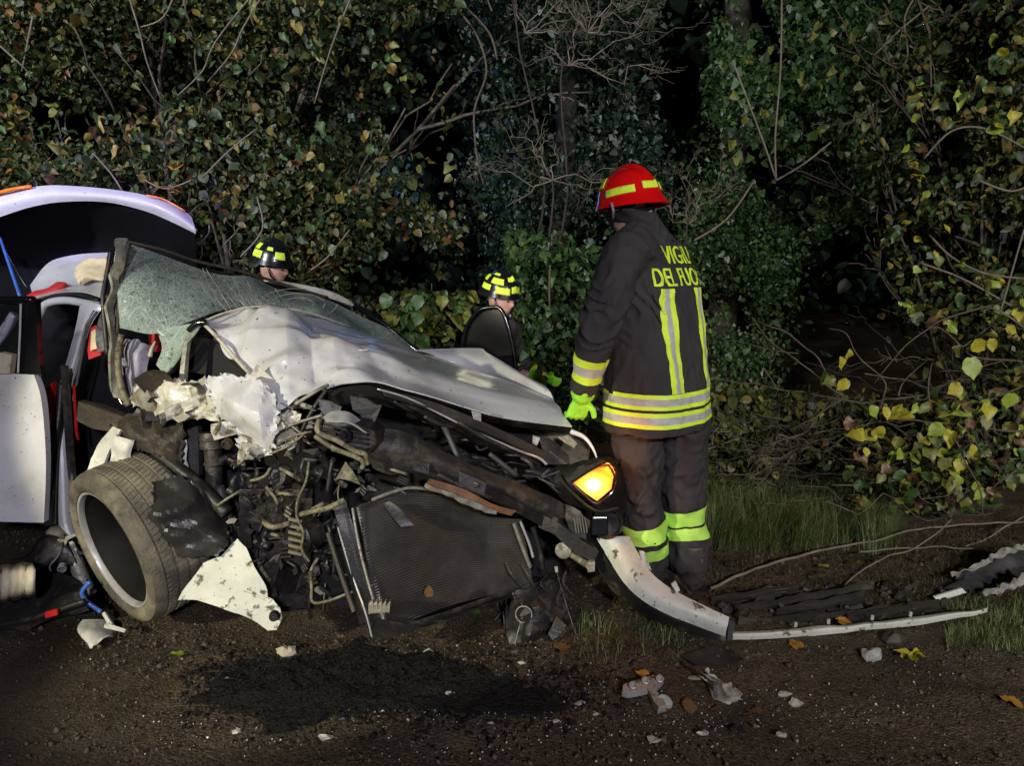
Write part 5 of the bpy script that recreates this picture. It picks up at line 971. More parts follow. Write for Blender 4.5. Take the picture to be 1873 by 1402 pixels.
for k in range(5): tub('bracket_rib', [(1050 + k * 5, 948, 2.81), (1054 + k * 5, 975, 2.81)], .002, 'steel_pale', 2, n=4)
sheet('lower_mount', [[(985, 940, 2.86), (1020, 955, 2.84), (1060, 985, 2.84), (1095, 1010, 2.86)], [(985, 965, 2.86), (1015, 980, 2.84), (1050, 1010, 2.84), (1085, 1030, 2.86)]], 'dark_plastic_muddy', 5, False, .06, .01, 8, 4)
mb = MB(); mb.disc(P(1015, 952, 2.82), (-.1, -1, .1), [(0, .001), (0, .012), (-.01, .013)], 16); mb.build('round_cover', MT['grey_plastic'], car, 40)
hn = MB(); hn.disc(P(1030, 1008, 2.86), (-.3, -.9, .1), [(-.03, .001), (-.03, .03), (0, .034), (.004, .02), (.004, .001)], 22); hn.build('horn', MT['steel_pale'], car, 40)
tub('horn_arm', [(1045, 1015, 2.86), (1065, 1028, 2.84), (1085, 1040, 2.84)], .014, 'pale_hose', 4)
slab('pale_bracket', [(1070, 1030, 2.83), (1088, 1028, 2.83), (1088, 1046, 2.82), (1076, 1048, 2.82)], 'steel_pale', .02)
# orange warning tape on the hedge
for q in [[(280, 352, 4.9), (298, 342, 4.9), (316, 346, 4.92), (334, 352, 4.94)], [(306, 305, 4.9), (318, 311, 4.88), (334, 300, 4.9)]]:
    mb = MB(); pp = spline([P(*a) for a in q], 5); mb.tube(pp, .009, 4, True, .3); mb.crumple(.02, 9, 4, False); tag(mb.build('warning_tape', MT['orange_lens'], None), 'orange tape scrap draped on a twig above the tailgate' if q[0][1] > 330 else 'small orange tape scrap on a leaf higher in the hedge', 'tape')
# ------------------------------------------------------------------ detached bumper and debris
bc = thing('front_bumper', G(1330, 1172), 'detached white front bumper curving from the headlamp onto the mud', 'bumper')
sheet('corner_skin', [
    [(1093, 984, 2.93), (1112, 1020, 2.88), (1140, 1062, 2.80), (1180, 1098, 2.74), (1230, 1128, 2.69), (1280, 1146, 2.67), (1327, 1164, 2.67)],
    [(1120, 985, 2.90), (1132, 1010, 2.86), (1158, 1048, 2.79), (1196, 1082, 2.73), (1242, 1110, 2.68), (1290, 1130, 2.65), (1330, 1148, 2.65)],
    [(1152, 984, 2.95), (1162, 1008, 2.90), (1180, 1038, 2.83), (1212, 1066, 2.77), (1254, 1094, 2.72), (1298, 1116, 2.68), (1334, 1132, 2.67)]], 'bumper_paint', 7, False, .006, .01, 6, 2, False, parent=bc)
sheet('shadow_skin', [
    [(1078, 984, 2.97), (1090, 1030, 2.93), (1120, 1078, 2.87), (1165, 1115, 2.80), (1220, 1142, 2.74), (1275, 1160, 2.70), (1327, 1174, 2.66)],
    [(1092, 986, 2.94), (1110, 1022, 2.89), (1138, 1064, 2.81), (1178, 1100, 2.75), (1228, 1130, 2.70), (1280, 1148, 2.68), (1327, 1165, 2.67)]], 'black_plastic', 6, False, .006, parent=bc)  # dark shadow under the bumper corner, put in as a black skin
slab('torn_flap', [(1168, 1008, 2.92), (1178, 1010, 2.92), (1192, 1044, 2.9), (1180, 1040, 2.88)], 'bumper_paint', .01, parent=bc)
slab('torn_flap', [(1228, 1070, 2.8), (1236, 1064, 2.8), (1244, 1080, 2.8), (1238, 1086, 2.79)], 'bumper_paint', .01, parent=bc)
lowz = [(1340, 1166, 2.675), (1420, 1162, 2.69), (1500, 1156, 2.71), (1560, 1150, 2.73), (1600, 1148, 2.74), (1660, 1140, 2.77), (1720, 1132, 2.80), (1770, 1124, 2.82), (1805, 1118, 2.85)]
hg = [14, 14, 15, 12, 13, 14, 13, 10, 8]
sheet('lower_lip', [[(u, v - h * .7, y + .03) for (u, v, y), h in zip(lowz, hg)], [(u, v - h * .35, y) for (u, v, y), h in zip(lowz, hg)], [(u, v + h * .45, y + .004) for (u, v, y), h in zip(lowz, hg)]], 'bumper_paint', 5, False, .006, .006, 9, 2, False, parent=bc)
for u in (1455, 1515, 1595, 1665): 
    mb = MB(); mb.box(P(u, 1143 - (u - 1455) * .09, 2.73 + (u - 1455) * .0004), (.012, .008, .02)); mb.build('clip', MT['foam_pale'], bc)
slab('skirt_edge', [(1334, 1134, 2.69), (1345, 1140, 2.70), (1340, 1172, 2.67), (1330, 1172, 2.66)], 'grey_plastic', .02, parent=bc)
for k, (q, w) in enumerate([([(1300, 1100, 2.98), (1400, 1085, 3.02), (1460, 1075, 3.05)], .02), ([(1330, 1118, 2.92), (1420, 1105, 2.96), (1500, 1090, 3.0), (1600, 1072, 3.06)], .028), ([(1420, 1122, 2.9), (1500, 1108, 2.92), (1580, 1090, 2.96)], .02), ([(1350, 1140, 2.82), (1450, 1135, 2.84), (1560, 1125, 2.88), (1680, 1110, 2.92)], .022), ([(1380, 1096, 3.0), (1420, 1092, 3.02)], .015), ([(1550, 1132, 2.84), (1640, 1118, 2.88), (1720, 1105, 2.92)], .02)]):
    sheet('grille_bar', [[(u, v - 9, Y + .02) for u, v, Y in q], [(u, v + 4, Y - .02) for u, v, Y in q], [(u, v + 9, Y) for u, v, Y in q]], 'dark_plastic_muddy', 5, True, .012, .02, 12, k, parent=bc)
for k in range(46):
    u = random.uniform(1300, 1730); v = 1120 - (u - 1300) * .05 + random.uniform(-32, 18); p = on_ground(u, v)
    mb = MB(); mb.box(p + Vector((0, 0, .015)), (random.uniform(.02, .07), random.uniform(.006, .02), random.uniform(.01, .04)), Matrix.Rotation(random.uniform(-.7, .7), 3, 'Y') @ Matrix.Rotation(random.uniform(-1, 1), 3, 'Z'), .8); mb.build('broken_rib', MT[random.choice(['dark_plastic_muddy', 'grey_plastic', 'black_plastic', 'dark_plastic_muddy'])], bc)
# torn panel at right edge
tp = sheet('torn_panel', [[(1740, 1052, 3.25), (1780, 1035, 3.3), (1830, 1012, 3.35), (1900, 995, 3.4)], [(1735, 1065, 3.2), (1790, 1052, 3.22), (1840, 1035, 3.27), (1905, 1030, 3.3)], [(1716, 1085, 3.1), (1770, 1080, 3.12), (1840, 1075, 3.15), (1910, 1060, 3.2)]], 'grey_plastic', 6, False, .008, .05, 8, 4, parent=None); tag(tp, 'torn grey bumper panel propped on the grass at the right edge', 'car debris')
sheet('frayed_edge', [[(1740, 1050, 3.22), (1790, 1028, 3.27), (1840, 1004, 3.32), (1900, 988, 3.36)], [(1745, 1058, 3.2), (1792, 1038, 3.25), (1842, 1014, 3.3), (1900, 996, 3.34)]], 'frayed_pale', 14, True, .006, .03, 17, 3, parent=tp)
slab('white_tip', [(1708, 1093, 3.05), (1760, 1077, 3.08), (1768, 1085, 3.08), (1745, 1092, 3.06), (1715, 1100, 3.04)], 'bumper_paint', .01, parent=tp)
f2 = sheet('frayed_strip', [[(1800, 1085, 3.0), (1840, 1070, 3.02), (1873, 1050, 3.06), (1910, 1035, 3.1)], [(1805, 1092, 2.99), (1845, 1080, 3.0), (1875, 1068, 3.04), (1912, 1056, 3.08)]], 'frayed_pale', 14, True, .008, .03, 19, 6, parent=None); tag(f2, 'pale frayed bumper strip in the grass at the right edge', 'car debris')
# left debris
lt = sheet('undertray_piece', [[(-60, 1075, 3.0), (40, 1060, 3.0), (100, 1045, 2.95), (150, 1060, 2.9)], [(-60, 1120, 2.85), (20, 1115, 2.85), (80, 1105, 2.82), (155, 1095, 2.78)], [(-60, 1150, 2.75), (0, 1150, 2.75), (80, 1140, 2.74), (160, 1112, 2.72)]], 'black_plastic', 5, False, .015, .03, 5, 3, parent=None); tag(lt, 'black plastic undertray lying left of the wheel', 'car debris')
tub('edge_rail', [(-60, 1150, 2.72), (20, 1140, 2.72), (90, 1122, 2.72), (155, 1100, 2.72)], .012, 'black_plastic', 5, lt)
slab('red_reflector', [(82, 1121, 2.695), (104, 1115, 2.695), (105, 1126, 2.69), (83, 1132, 2.69)], 'red_plastic', .01, parent=lt)
md = MB(); A = refine(px([[(0, 1040, 2.95), (60, 1010, 2.97), (95, 990, 2.98), (118, 1000, 2.98)], [(-10, 1062, 2.9), (60, 1040, 2.9), (100, 1030, 2.92), (125, 1040, 2.92)]]), 5); md.grid(A, .05); md.crumple(.06, 7, 5, False); tag(md.build('crushed_liner', MT['black_plastic'], None, True), 'crumpled black liner heaped under the open door', 'car debris')
bg_ = MB(); rows = []
for i in range(25):
    t = i / 24; u = -45 + 107 * t; w = .006 * math.sin(i * 1.9); rows.append([P(u, 1047 - 14 * t + math.sin(i * .9) * 2, 2.82 - .05 * t), P(u + 2, 1060 - 12 * t, 2.74 - .05 * t + w), P(u + 1, 1085 - 12 * t, 2.73 - .05 * t + w), P(u, 1108 - 22 * t + math.sin(i * 1.2) * 3, 2.76 - .03 * t)])
bg_.grid(rows, .012); tag(bg_.build('ribbed_duct', MT['beige_plastic'], None, True), 'beige ribbed foam block at the left edge below the door', 'car debris')
wp = sheet('white_shard', [[(152, 1134, 2.78), (180, 1132, 2.82), (205, 1140, 2.84), (215, 1150, 2.84)], [(142, 1150, 2.72), (168, 1152, 2.72), (195, 1160, 2.74), (206, 1165, 2.76)], [(150, 1168, 2.68), (170, 1176, 2.66), (185, 1170, 2.68), (200, 1162, 2.72)], [(162, 1180, 2.66), (168, 1186, 2.65), (176, 1178, 2.66), (188, 1168, 2.68)]], 'white_paint_muddy', 6, False, .006, .012, 9, 3, parent=None); tag(wp, 'small curved white plastic shard on the road below the wheel', 'car debris')
tub('torn_tail', [(195, 1145, 2.74), (205, 1148, 2.73), (230, 1155, 2.72)], [.012, .008], 'white_paint_muddy', 4, wp, 6)
tub('torn_tail', [(190, 1122, 2.78), (198, 1135, 2.76), (206, 1148, 2.74)], [.008, .010], 'white_paint_muddy', 4, wp, 6)
mb = MB(); mb.tube(spline([P(165, 1065, 2.78), P(150, 1084, 2.77), P(160, 1102, 2.77), P(185, 1120, 2.77)], 6), .009, 8); tag(mb.build('blue_hose', MT['blue_plastic_and_glint'], None, True), 'short bent blue hose left of the tyre', 'hose')
mb = MB(); mb.tube(spline([P(118, 985, 2.95), P(108, 1015, 2.9), P(92, 1035, 2.88), P(93, 1045, 2.88)], 6), .004, 6); tag(mb.build('grey_wire', MT['grey_seal'], None, True), 'thin bent grey wire hanging under the sill', 'wire')
for k in range(9):
    u, v = random.uniform(110, 160), random.uniform(985, 1080); blocks('sill_fragment', u, v, 2.9 + random.uniform(-.05, .05), random.uniform(.02, .06), random.uniform(.02, .05), .02, random.choice(['steel_pale', 'lilac_plastic', 'white_paint_muddy', 'black_plastic']), random.uniform(-1, 1), bevel=0)
# metal bracket and mud-caked panel in front
bk = thing('metal_bracket', G(1180, 1270), 'broken grey cast bracket lying on the mud in the foreground', 'car debris')
mb = MB(); pp = [on_ground(u, v, .035) for u, v in [(1140, 1252), (1160, 1243), (1195, 1235), (1215, 1240), (1210, 1250), (1198, 1262), (1212, 1272), (1220, 1290), (1205, 1296), (1195, 1280), (1185, 1262), (1150, 1268), (1138, 1265)]]
mb.poly(pp, (0, .012, -.03)); mb.crumple(.012, 20, 3); mb.build('arm', MT['steel_bracket'], bk, bevel=.004)
for u, v in ((1158, 1255), (1181, 1246), (1207, 1243)):
    mb = MB(); mb.disc(on_ground(u, v, .045), (0, -.5, .8), [(-.03, .012), (.004, .014), (.006, .010), (0, .007), (-.01, .001)], 18); mb.build('bush', MT['steel_bracket'], bk, 40)
mb = MB(); mb.ellip(on_ground(1210, 1288, .015), (.03, .02, .02)); mb.crumple(.02, 30, 4, False); mb.build('mud_lump', MT['foam_pale'], bk, True)
mp = MB(); A = refine([[on_ground(1262, 1240, .01), on_ground(1290, 1235, .07), on_ground(1284, 1228, .15)], [on_ground(1290, 1250, .02), on_ground(1315, 1248, .08), on_ground(1312, 1240, .12)], [on_ground(1310, 1280, .01), on_ground(1338, 1268, .07), on_ground(1340, 1252, .07)], [on_ground(1335, 1288, .005), on_ground(1352, 1270, .02), on_ground(1345, 1262, .02)]], 6, True); mp.grid(A, .008); mp.crumple(.035, 16, 6); tag(mp.build('caked_panel', MT['mud_clod'], None, 30), 'pale jagged panel scrap caked in mud, in the foreground', 'car debris')
mp = MB(); mp.poly([on_ground(u, v, .012) for u, v in [(1245, 1200), (1290, 1185), (1340, 1190), (1360, 1205), (1320, 1220), (1270, 1215)]], (0, 0, -.008)); tag(mp.build('black_plate', MT['black_plastic'], None), 'flat black plastic plate on the mud below the bumper corner', 'car debris')
for k, (u, v, s, m, lb) in enumerate([(1285 - 0, 1195, .0, None, None), (1422 - 140, 0, 0, None, None)]): pass
SM = [(1595, 1200, .028, 'foam_pale', 'pale crushed scrap on the mud below the white lip'), (1636, 1168, .035, 'liner_brown', 'brown clod leaning on the white bumper lip'), (525, 1192, .03, 'beige_plastic', 'beige broken plastic bit on soil right of the wing panel'), (560, 1085, .03, 'liner_brown', 'muddy lump hanging beneath the engine'), (612, 1285, .012, 'foam_pale', 'tiny pale crumb in the oil patch'), (1430, 1345, .012, 'foam_pale', 'small curled pale scrap in the right foreground')]
for u, v, s, m, lb in SM:
    mb = MB(); mb.ellip(on_ground(u, v, s * .4), (s * 1.4, s, s * .7), n=10, m=6); mb.crumple(s * .9, 28, int(u) % 9, True); tag(mb.build('debris_scrap', MT[m], None, 30), lb, 'car debris')
for k in range(26):
    u = random.uniform(350, 1500); v = random.uniform(1190, 1360); s = random.uniform(.006, .018); mb = MB(); mb.ellip(on_ground(u, v, s * .4), (s * 1.6, s, s * .5), n=6, m=4); mb.crumple(s * 1.2, 40, k, True)
    tag(mb.build('plastic_chip', MT[random.choice(['grey_plastic', 'steel_bracket', 'black_plastic', 'mud_clod'])], None), 'small muddy plastic chip scattered on the foreground ground', 'car debris', 'plastic chips strewn in the foreground')
# fallen leaves
FL = [(1665, 1203, .075, 'leafcol_yellow', 'bright yellow maple leaf flat on the mud below the lip'), (1560, 1140, .085, 'leafcol_orange', 'curled brown leaf resting on the white bumper lip'), (1462, 1188, .05, 'leafcol_orange', 'orange leaf on the mud left of the yellow leaf'), (1550, 1030, .06, 'leafcol_olive', 'pale olive leaf on the verge behind the grille'), (1500, 1035, .04, 'leafcol_yellow', 'pale yellow leaf near the fallen branch'), (1650, 1115, .045, 'leafcol_yellow', 'yellow leaf on the broken grille'), (1515, 1127, .03, 'leafcol_yellow', 'tiny yellow leaf above the bumper lip'), (785, 1090, .035, 'leafcol_brown', 'orange brown leaf stuck low on the radiator'), (1866, 1290, .05, 'leafcol_orange', 'tan leaf at the right edge of the foreground'),
      (335, 1195, .06, 'leafcol_lime', 'bright green leaf on the soil below the wing panel'), (1020, 1190, .06, 'leafcol_brown', 'brown leaf under the hanging duct'), (875, 1125, .055, 'leafcol_green', 'green leaf under the radiator'), (1185, 1240, .04, 'leafcol_orange', 'small orange leaf behind the cast bracket'), (1265, 1305, .05, 'leafcol_brown', 'dark brown leaf right of the cast bracket'), (1300, 1300, .04, 'leafcol_brown', 'rust coloured leaf below the caked panel'), (1370, 1295, .045, 'leafcol_brown', 'brown leaf in the middle foreground'), (1820, 1080, .05, 'leafcol_orange', 'upright tan leaf on the torn panel')]
for u, v, s, m, lb in FL:
    onr = lb.startswith('orange brown'); p = P(u, v, 2.55) if onr else on_ground(u, v, .012)
    mb = MB(); n = 5 if 'maple' in lb else 1
    for j in range(n):
        a = random.uniform(0, 6.28) if n == 1 else -2 + j * 1.0; R = Matrix.Rotation(a, 3, 'Z') if not onr else Matrix.Rotation(1.4, 3, 'X'); sc = s * (1 if n == 1 else .7)
        tilt = Matrix.Rotation(random.uniform(.15, .5), 3, 'X')
        mb.add([p + R @ (tilt @ Vector((x * sc * (.6 if n > 1 else 1.1), y * sc, z * sc * .9))) for x, y, z in LEAFR[0]], LEAFR[1])
    mb.crumple(s * .25, 40, 3, False); tag(mb.build('fallen_leaf', MT[m], None, True), lb, 'leaf')
n = 900; pts = soil_pts(n, None, (1100, 1900, 960, 1130)); nr = RS.randn(n, 3) * .5 + [0, 0, 1]
scatter_mesh('leaf_litter', LEAF[0], LEAF[1], pts + [0, 0, .006], rot_from(nr, RS.uniform(0, 6.3, n)), RS.uniform(.008, .028, n), MT['leaf_litter'], 'brown leaf litter strewn over the verge', cat='leaf litter')
n = 350; pts = soil_pts(n, None, (100, 1873, 1130, 1340)); nr = RS.randn(n, 3) * .5 + [0, 0, 1]
scatter_mesh('leaf_bits', LEAF[0], LEAF[1], pts + [0, 0, .006], rot_from(nr, RS.uniform(0, 6.3, n)), RS.uniform(.005, .014, n), MT['leaf_litter'], 'crumbled bits of dead leaves on the foreground mud', cat='leaf litter')
# ------------------------------------------------------------------ PEOPLE
def ringpts(c, A, B, a, b, n=20, p=2.3):
    out = []
    for k in range(n):
        q = 2 * math.pi * k / n; cx, sx = math.cos(q), math.sin(q)
        out.append(c + A * (a * abs(cx) ** (2 / p) * (1 if cx > 0 else -1)) + B * (b * abs(sx) ** (2 / p) * (1 if sx > 0 else -1)))
    return out
def remesh(mb, name, m, parent, vox, folds=0, fscale=6, seed=0, smooth_it=4, label=None, stretch=(1, 1, .45), extra=()):
    o = mb.build(name, m, parent, True, label, base=wloc(parent)); o.location = (0, 0, 0)
    r = o.modifiers.new('r', 'REMESH'); r.mode = 'VOXEL'; r.voxel_size = vox
    s = o.modifiers.new('s', 'SMOOTH'); s.iterations = smooth_it; s.factor = .5
    baked(o); me = o.data
    if name == 'jacket' and extra:
        NN = [v.normal.copy() for v in me.vertices]; wp = wloc(parent)
        for v, vn in zip(me.vertices, NN):
            p = v.co + wp
            for c_, dr_, R_, amp, wl in extra:
                d = p - c_
                if d.length < R_:
                    g = (1 - d.length / R_) ** .8; ph = d.dot(dr_) / wl + 1.6 * noise.noise(p * 9); v.co += vn * amp * g * (abs(math.sin(ph * math.pi)) - .5) * -1
    if folds:
        co = np.zeros(len(me.vertices) * 3); me.vertices.foreach_get('co', co); nn = np.zeros_like(co); me.vertices.foreach_get('normal', nn); co = co.reshape(-1, 3); nn = nn.reshape(-1, 3)
        for i in range(len(co)):
            q = Vector((co[i][0] * stretch[0], co[i][1] * stretch[1], co[i][2] * stretch[2])) * fscale + Vector((seed, seed, seed))
            w = noise.noise(q + Vector((0, 0, co[i][0] * 2))) ; w2 = abs(noise.noise(q * 2.1 + Vector((3, 3, 3))))
            co[i] += nn[i] * folds * (w * 1.1 - w2 * .9)
        me.vertices.foreach_set('co', co.ravel()); me.update()
    me.polygons.foreach_set('use_smooth', [True] * len(me.polygons)); me.materials.clear(); me.materials.append(m)
    return o
def bvh_of(o):
    me = o.data; w = wloc(o.parent) if o.parent else Vector((0, 0, 0))
    return BVHTree.FromPolygons([v.co + w for v in me.vertices], [tuple(p.vertices) for p in me.polygons])
def wrapgrid(bvh, rows, off, name, m, parent, t=.0015, label=None):
    """rows of (origin, direction): each point is cast onto the cloth"""
    A = []
    for row in rows:
        r = []
        for o_, d_ in row:
            h = bvh.ray_cast(o_, d_.normalized(), 2)
            r.append((h[0] - d_.normalized() * off) if h[0] is not None else None)
        A.append(r)
    mb = MB()
    R, C = len(A), len(A[0])
    idx = {}
    for i in range(R):
        for j in range(C):
            if A[i][j] is not None: idx[i, j] = len(mb.v); mb.v.append(A[i][j])
    for i in range(R - 1):
        for j in range(C - 1):
            ks = [(i, j), (i, j + 1), (i + 1, j + 1), (i + 1, j)]
            if all(k in idx for k in ks) and max((A[a][b] - A[c][d]).length for (a, b) in ks for (c, d) in ks) < .12: mb.f.append(tuple(idx[k] for k in ks))
    return mb.build(name, m, parent, True, label)
def band(bvh, p0, p1, name, m, parent, off=.003, R=.5, n=72, arc=(0, 2 * math.pi), ref=Vector((1, 0, 0))):
    ax = (p1 - p0).normalized(); A = (ref - ax * ref.dot(ax)).normalized(); B = ax.cross(A); rows = []
    for i in range(5):
        c = p0.lerp(p1, i / 4); row = []
        for k in range(n + 1):
            q = arc[0] + (arc[1] - arc[0]) * k / n; d = A * math.cos(q) + B * math.sin(q); row.append((c + d * R, -d))
        rows.append(row)
    return wrapgrid(bvh, rows, off, name, m, parent)
def hand_mb(mb, w, d, side, s=1.0, curl=.6):
    """palm and five fingers from wrist w along d; side = thumb direction"""
    d = d.normalized(); side = (side - d * side.dot(d)).normalized(); nrm = d.cross(side)
    mb.rings([ringpts(w + d * (t * s), side, nrm, a * s, b * s, 12) for t, a, b in [(-.03, .028, .022), (0, .03, .02), (.04, .040, .017), (.08, .042, .015), (.092, .038, .012)]])
    for k, (off, L) in enumerate([(.030, .070), (.010, .080), (-.011, .074), (-.031, .058)]):
        p = w + (d * .078 + side * off) * s; q = [p]; dd = d.copy()
        for j, f in enumerate((.42, .32, .26)):
            dd = (Matrix.Rotation(curl * (.5 + .35 * j), 3, side) @ dd); q.append(q[-1] + dd * L * f * s)
        mb.tube(spline(q, 3), [.0095 * s - .0003 * i * s for i in range(10)], 8)
    t0 = w + (d * .02 + side * .026) * s; td = (d * .6 + side * .7 + nrm * .3 * (1 if curl > 0 else -1)).normalized(); t1 = t0 + td * .035 * s; t2 = t1 + (td * .5 + d * .7).normalized() * .035 * s
    mb.tube(spline([t0, t1, t2], 4), [.013 * s - .0004 * i * s for i in range(9)], 8)
def head_mb(mb, c, f, up, s=1.0):
    f = f.normalized(); L = up.cross(f).normalized(); up = f.cross(L); R = Matrix((L, f, up)).transposed()
    mb.ellip(c, (.077 * s, .095 * s, .115 * s), R, 20, 14); mb.ellip(c + f * .028 * s - up * .055 * s, (.055 * s, .06 * s, .06 * s), R)
    mb.tube([c + f * .085 * s + up * .02 * s, c + f * .108 * s - up * .012 * s, c + f * .100 * s - up * .025 * s], [.008 * s, .012 * s, .012 * s], 8)
    mb.ellip(c + f * .085 * s - up * .052 * s, (.022 * s, .012 * s, .008 * s), R, 10, 6)
    for sd in (-1, 1):
        mb.ellip(c + L * sd * .078 * s - f * .005 * s - up * .01 * s, (.010 * s, .02 * s, .032 * s), R, 10, 6)
def eyes(parent, c, f, up, s=1.0):
    f = f.normalized(); L = up.cross(f).normalized(); up = f.cross(L)
    for sd in (-1, 1):
        mb = MB(); mb.ellip(c + f * .083 * s + L * sd * .03 * s + up * .008 * s, (.011 * s, .008 * s, .007 * s), n=10, m=6); mb.build('eye', MT['boot_leather'], parent, True)
def helmet(parent, c, f, up, m, s=1.0, brim=.03):
    f = f.normalized(); L = up.cross(f).normalized(); up = f.cross(L)
    def hp(az, el, off=0):   # az 0 = front, el 0 = rim, pi/2 = top
        ce, se = math.cos(el), math.sin(el); ridge = .017 * math.exp(-(math.sin(az) * ce / .10) ** 2) * (1 if el > .1 else 0)
        fl = max(0, (.18 - el)) * .03 + max(0, .13 - el) * (.06 + .14 * max(0, -math.cos(az)))
        return c + (f * math.cos(az) * (.138 + off + fl) * ce ** .9 + L * math.sin(az) * (.116 + off + fl) * ce ** .9 + up * (se * (.142 + off + ridge) - .03 - max(0, .14 - el) * .1 * (1.4 - math.cos(az)))) * s
    mb = MB(); rings = [[hp(2 * math.pi * k / 56, el) for k in range(56)] for el in [0, .05, .1, .15, .2, .3, .42, .55, .7, .85, 1.0, 1.15, 1.3, 1.42, 1.5, 1.56]]
    mb.rings(rings, False); inner = [[c + (q - c) * .93 for q in r] for r in rings[:8]]; mb.rings([rings[0], inner[0]], False); mb.rings(inner, False); hm = mb.build('helmet', m, parent, True)
    sm = hm.modifiers.new('s', 'SUBSURF'); sm.levels = 1; sm.render_levels = 1
    def patch_(a0, a1, e0, e1, m_, off=.0025):
        mb = MB(); mb.grid([[hp(a0 + (a1 - a0) * i / 14, e0 + (e1 - e0) * j / 5, off) for i in range(15)] for j in range(6)], .002)
        mb.build('reflective_strip', m_, hm, True)
    return hm, patch_
Z = Vector((0, 0, 1))
# ---- the firefighter in the foreground
f = Vector((-.72, .694, 0)).normalized(); L = Z.cross(f); nb = -f
C0 = Vector((P(1205, 780, 3.14).x, 3.14, 0)); m1 = thing('person', (C0.x, C0.y, 0), 'firefighter in red helmet and dark coat with yellow bands, seen from behind', 'person')
SH = lambda z: f * (max(0, z - .85) ** 1.2 * .13)
headc = P(1150, 368, 3.12) ; hf = (f + Vector((-.1, 0, -.17))).normalized()
lsho = P(1150, 458, 3.0); lelb = P(1098, 590, 2.90); lwr = P(1066, 720, 3.0)
kn = {}
legs = [[P(1165, 790, 3.12), P(1168, 880, 3.10), P(1180, 960, 3.10), P(1186, 1040, 3.14), P(1188, 1062, 3.16)], [P(1250, 780, 3.22), P(1248, 870, 3.20), P(1256, 950, 3.20), P(1264, 1040, 3.18), P(1268, 1062, 3.17)]]
feet = [Vector((legs[0][-1].x, legs[0][-1].y, .0)), Vector((legs[1][-1].x, legs[1][-1].y, .0))]
body = MB()
body.rings([ringpts(C0 + SH(z) + Z * z, L, f, a, b, 20) for z, a, b in [(.80, .15, .12), (.95, .16, .12), (1.15, .15, .11), (1.35, .18, .12), (1.48, .17, .10), (1.54, .08, .075), (1.62, .06, .065)]])
body.tube([C0 + SH(1.5) + Z * 1.5, headc - Z * .08], [.065, .06], 14); head_mb(body, headc - hf * .01 - Z * .02, hf, Z)
body.tube(spline([lsho, lelb, lwr], 5), [.06 - .003 * i for i in range(11)], 12); hd = (P(1052, 780, 3.08) - lwr).normalized(); hand_mb(body, lwr + hd * .02, hd, Vector((1, .1, 0)), .62, .95)
rel, rwr = C0 + SH(1.2) - L * .24 + f * .14 + Z * 1.2, C0 - L * .22 + f * .34 + Z * 1.05
rsh = C0 + SH(1.48) - L * .17 + Z * 1.48; body.tube(spline([rsh, rel, rwr], 5), [.06 - .003 * i for i in range(11)], 12); hand_mb(body, rwr, (f * .8 + L * .4 - Z * .2), Z, .66, .5)
for lg, ft in zip(legs, feet):
    body.tube(spline(lg, 3), [.068 - .0025 * i for i in range(13)], 12); body.tube([ft + Z * .2, ft + Z * .07, ft + f * .08 + Z * .05, ft + f * .18 + Z * .045], [.05, .05, .04, .03], 10)
body = remesh(body, 'body', MT['skin'], m1, .009, 0, smooth_it=2)
hm, pt = helmet(m1, P(1150, 359, 3.12), (hf + Vector((0, 0, -.02))), Z, MT['helmet_red'], 1.0)
pt(.55, 1.1, .50, .85, MT['fluo_yellow']); pt(1.25, 2.25, .16, .38, MT['fluo_yellow']); pt(2.5, 3.15, .22, .44, MT['fluo_yellow']); pt(3.3, 4.4, .2, .42, MT['fluo_yellow'])
mb = MB(); mb.ellip(P(1158, 378, 3.10), (.085, .095, .045)); mb.build('helmet_liner', MT['gloss_black'], m1, True)
mb = MB(); mb.box(P(1171, 372, 3.0), (.035, .01, .02)); mb.build('helmet_adjuster', MT['orange_lens'], m1, bevel=.003)
mb = MB(); mb.tube([P(1118, 372, 3.02), P(1122, 385, 3.0), P(1121, 400, 3.02)], .006, 6); mb.build('chin_strap', MT['lilac_plastic'], m1, True)
jk = MB()
jk.rings([ringpts(C0 + SH(z) + Z * z, L, f, a, b, 28, 2.4) for z, a, b in [(.775, .262, .195), (.82, .262, .195), (.95, .255, .19), (1.1, .248, .18), (1.25, .25, .175), (1.38, .25, .165), (1.46, .235, .145), (1.52, .19, .125), (1.56, .14, .11), (1.60, .11, .105)]])
cc = headc - Z * .05; cs_ = C0 + SH(1.58) + Z * 1.585
jk.rings([ringpts(cs_.lerp(cc, t) , L, f, a, b, 24, 2.1) for t, a, b in [(-.2, .12, .12), (.2, .118, .115), (.6, .112, .115), (.95, .112, .118), (1.12, .114, .12)]])
jk.tube(spline([lsho + (C0 + SH(1.45) + Z * 1.42 - lsho) * .5, lsho, lelb, lwr - (lwr - lelb) * .02], 5), [.085, .09, .095, .098, .098, .096, .094, .092, .09, .088, .084, .080, .076, .072, .068, .062], 16)
jk.tube(spline([rsh + L * .05, rsh, rel, rwr], 5), [.09, .09, .09, .09, .09, .088, .086, .084, .082, .08, .076, .072, .07, .066, .064, .062], 16)
jacket = remesh(jk, 'jacket', MT['jacket'], m1, .0075, .014, 8, 3, 3, stretch=(1, 1, .6), extra=[(lelb, (lwr - lelb + Vector((.1, 0, .05))).normalized(), .19, .022, .055), (lsho + Vector((.09, -.02, -.14)), Vector((.75, 0, .65)), .2, .026, .07), (C0 + nb * .15 + L * .1 + Z * 1.0, Vector((.3, 0, 1)), .2, .006, .1)])
bj = bvh_of(jacket)
w0 = P(1066, 700, 2.98)
